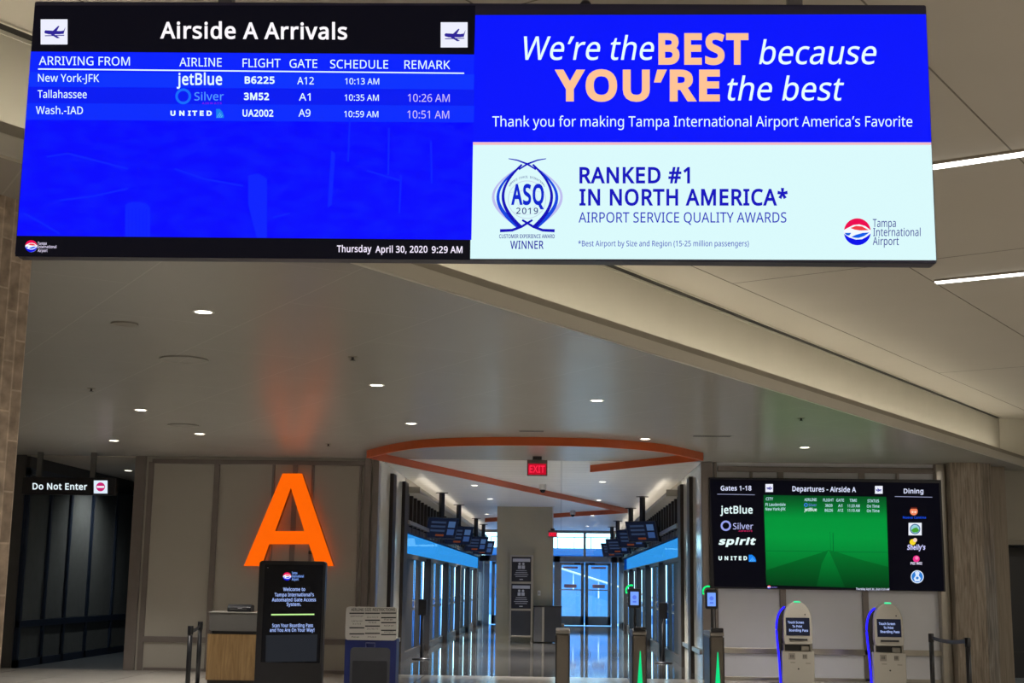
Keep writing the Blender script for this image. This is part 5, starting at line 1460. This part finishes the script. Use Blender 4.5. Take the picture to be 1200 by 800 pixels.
sprinkler(3.2, 18.3, 'small dark sprinkler cap on the ceiling near the pale fascia')
def vent(x, y, w, label):
    d = thing('ceiling_vent', label, 'vent', (x, y, Z0), 0, 'slim ceiling vents')
    mb = MB(); mb.box(-w / 2, w / 2, -.10, .10, -.004, .001); mb.build('frame', M_soffit, d)
    mb = MB()
    for k in range(3):
        mb.box(-w / 2 + .03, w / 2 - .03, -.07 + .055 * k, -.045 + .055 * k, -.006, -.003)
    mb.build('slot', M_black, d)
vent(-.45, 20.15, .42, 'slim slotted ceiling vent centred just outside the orange ribbon')
vent(2.26, 20.6, .62, 'slim slotted ceiling vent outside the right end of the orange ribbon')
def bar(i, x, y, label):
    d = thing('linear_light', label, 'ceiling light', (x, y, Z1), math.atan2(-.49, .87), 'bright linear ceiling lights')
    mb = MB(); mb.box(0, 3.6, -.055, .055, -.022, 0); mb.build('housing', pmat('bar_housing', (.35, .31, .26, 1), .5), d)
    mb = MB(); mb.box(.005, 3.595, -.05, .05, -.030, -.022); mb.build('diffuser', emat(255, 252, 246, 5.0), d)
bar(0, 1.73, 10.72, 'upper bright linear ceiling light running off the right edge beside the display')
bar(1, 3.90, 14.12, 'lower bright linear ceiling light starting below the display corner')

# ------------------------------------------------------------------ exit signs, dome cameras
def exit_sign(label, loc, w=.36, drop=0.0):
    d = thing('exit_sign', label, 'exit sign', loc, 0, 'red lit exit signs')
    h = w * .95
    if drop:
        mb = MB(); mb.tube([(0, .03, 0), (0, .03, drop)], .012, 8); mb.box(-.05, .05, -.02, .08, drop - .015, drop); mb.build('drop_rod', M_wht, d)
    mb = MB(); mb.box(-w / 2, w / 2, 0, .06, -h, -.06); mb.build('housing', M_exit, d, bevel=.006)
    mb = MB(); mb.box(-w * .22, w * .22, -.01, .07, -.06, 0); mb.build('canopy', M_blk, d)
    F = Flat(None, y=-.001)
    F.rect(-w * .44, -h + .02, w * .44, -.075 - .15 * w, (190, 12, 40), 1)
    F.build('face', d)
    F = Flat(None, y=-.002)
    F.text('EXIT', -w * .38, w * .38, -h + .15 * w, -.35 * w, (255, 40, 75), bold=.02, L=1)
    F.build('lettering', d)
exit_sign('red EXIT sign hanging from the ceiling inside the orange ribbon', (-.43, 24.2, Z0))
exit_sign('small red EXIT sign hanging beside the top of the hall column', (-.24, 39.75, 3.22), .26, Z0 - 3.22)
def dome(label, loc):
    d = thing('dome_camera', label, 'camera', loc, 0, 'white dome cameras')
    mb = MB(); mb.lathe([(.08, 0), (.085, -.02), (.085, -.10), (.075, -.12)], 0, 0, 20); mb.build('mount', M_wht, d)
    mb = MB(); mb.lathe([(.065, -.12), (.06, -.15), (.045, -.175), (.015, -.19)], 0, 0, 20); mb.build('dome', M_blkgloss, d)
dome('white dome camera on the hall ceiling right below the exit sign', (-.42, 31.0, Z0))
dome('white dome camera on the hall ceiling above the glass end doors', (.35, 41.8, Z0))

# ------------------------------------------------------------------ hanging gate monitors
def monitor(label, loc, rz):
    d = thing('hanging_monitor', label, 'monitor', loc, rz, 'gate monitors hanging along the hall')
    mb = MB(); mb.box(-.05, .05, -.05, .05, -.62, 0); mb.box(-.11, .11, -.11, .11, -.02, 0); mb.build('pole', M_blk, d)
    bodyz, h = -.62, .52
    mb = MB()
    tl = .16
    mb.prism([(-.50, -.10 + tl, bodyz - h), (.50, -.10 + tl, bodyz - h), (.50, -.10, bodyz), (-.50, -.10, bodyz)], (0, .09, .0)); hb = mb.build('housing', pmat('monitor_navy', (.015, .018, .03, 1), .3), d, bevel=.01)
    mb = MB(); mb.box(-.2, .2, 0, .14, bodyz - .3, bodyz); mb.build('mount_arm', M_blk, d)
    F = Flat(None)
    F.rect(-.46, bodyz - h + .03, .46, bodyz - .03, (14, 20, 38), 0)
    for r in range(3):
        F.rect(-.36, bodyz - .10 - .10 * r, .10, bodyz - .15 - .10 * r, (40, 54, 80), 1)
    F.rect(.18, bodyz - .09, .40, bodyz - .24, (60, 88, 130), 1)
    F.rect(.18, bodyz - .28, .40, bodyz - .42, (46, 72, 120), 1)
    F.rect(-.16, bodyz - .41, .10, bodyz - .46, (96, 48, 30), 1)
    F.mb.v = [(x, -.105 + tl * (bodyz - z) / h + y, z) for x, y, z in F.mb.v]
    F.build('screen', hb)
    return d
m0 = monitor('nearest of the dark monitors hanging along the left hall wall', (-2.98, 34.2, Z0), .75)
for y, lab in ((39.3, 'second dark monitor hanging along the left hall wall'), (47.4, 'third dark monitor hanging along the left hall wall'), (52.0, 'farthest dark monitor hanging along the left hall wall')):
    dup(m0, (-2.93, y, Z0), .75, lab)
for y, x, lab in ((34.8, 2.05, 'nearest of the dark monitors hanging along the right hall wall'), (40.0, 2.02, 'second dark monitor hanging along the right hall wall'), (48.0, 1.97, 'third dark monitor hanging along the right hall wall'), (52.9, 1.95, 'farthest dark monitor hanging along the right hall wall')):
    dup(m0, (x, y, Z0), -.75, lab)

# ------------------------------------------------------------------ things by the hall column
p = thing('poster_stand', 'grey poster stand with two black notices against the hall column', 'sign stand', (-1.13, 39.75, 0))
mb = MB()
for x in (-.31, .31):
    mb.box(x - .025, x + .025, 0, .05, 0, 2.45)
for z in (2.42, 1.66, .90, .16):
    mb.box(-.31, .31, 0, .05, z - .02, z + .03)
mb.build('frame', M_steel, p, bevel=.004)
mb = MB(); mb.box(-.28, .28, .015, .035, .19, .88); mb.build('lower_panel', pmat('stand_grey', (.05, .05, .055, 1), .5), p)
mb = MB()
for x in (-.31, .31):
    mb.box(x - .03, x + .03, -.2, .24, 0, .03)
mb.build('foot', M_steel, p)
PWT = pmat('poster_white', (.62, .62, .66, 1), .6)
for z0 in (1.70, .94):
    mb = MB(); mb.box(-.28, .28, .01, .03, z0, z0 + .70); n_ = mb.build('notice', pmat('poster_black', (.012, .012, .02, 1), .5), p)
    F = Flat(None, y=.009)
    F.rect(-.25, z0 + .56, .25, z0 + .65, PWT, 1)
    for x in (-.055, .055):
        F.disc(x, z0 + .50, .035, PWT, 1)
        F.rect(x - .045, z0 + .36, x + .045, z0 + .455, PWT, 1)
    for k, w in enumerate((.15, .17, .20, .17)):
        F.rect(-w, z0 + .30 - .055 * k, w, z0 + .315 - .055 * k, PWT, 1)
    F.rect(-.05, z0 + .05, .05, z0 + .075, PWT, 1)
    F.build('notice_print', n_)
p = thing('trash_can', 'dark grey square bin beside the poster stand at the column', 'bin', (-.30, 39.6, 0))
mb = MB(); mb.box(-.46, -.22, 0, .38, .02, .98); mb.build('side_panel', M_grey, p, bevel=.01)
mb = MB(); mb.box(-.16, .33, 0, .38, .02, 1.0); mb.build('body', pmat('bin_grey', (.045, .045, .05, 1), .35), p, bevel=.01)
mb = MB(); mb.box(-.22, -.16, -.01, .36, .02, .99); mb.build('steel_strip', M_steel, p)
mb = MB(); mb.box(-.47, .34, -.01, .39, .99, 1.03); mb.build('lid', M_dark, p, bevel=.006)
p = thing('wall_switch', 'small white wall switch on the column right of the poster stand', 'switch', (-.62, 39.97, 1.38))
mb = MB(); mb.box(-.04, .04, 0, .03, -.07, .07); mb.build('plate', M_wht, p, bevel=.006)
mb = MB(); mb.box(-.015, .015, -.012, 0, -.03, .03); mb.build('rocker', M_cream, p)
def floor_sign(label, loc):
    d = thing('floor_sign', label, 'sign stand', loc, 0, 'black sign stands along the hall')
    mb = MB(); mb.lathe([(.20, 0), (.20, .02), (.03, .035)], 0, 0, 20); mb.build('base', M_blk, d)
    mb = MB(); mb.lathe([(.03, .03), (.03, .95)], 0, 0, 12); mb.build('post', M_blk, d)
    mb = MB(); mb.box(-.09, .09, -.03, .03, .93, 1.27); mb.build('sign_plate', M_blk, d, bevel=.006)
floor_sign('black sign on a thin post by the left hall doors', (-2.98, 30.0, 0))
floor_sign('black sign on a thin post by the right hall doors, behind the middle gate', (2.2, 30.0, 0))
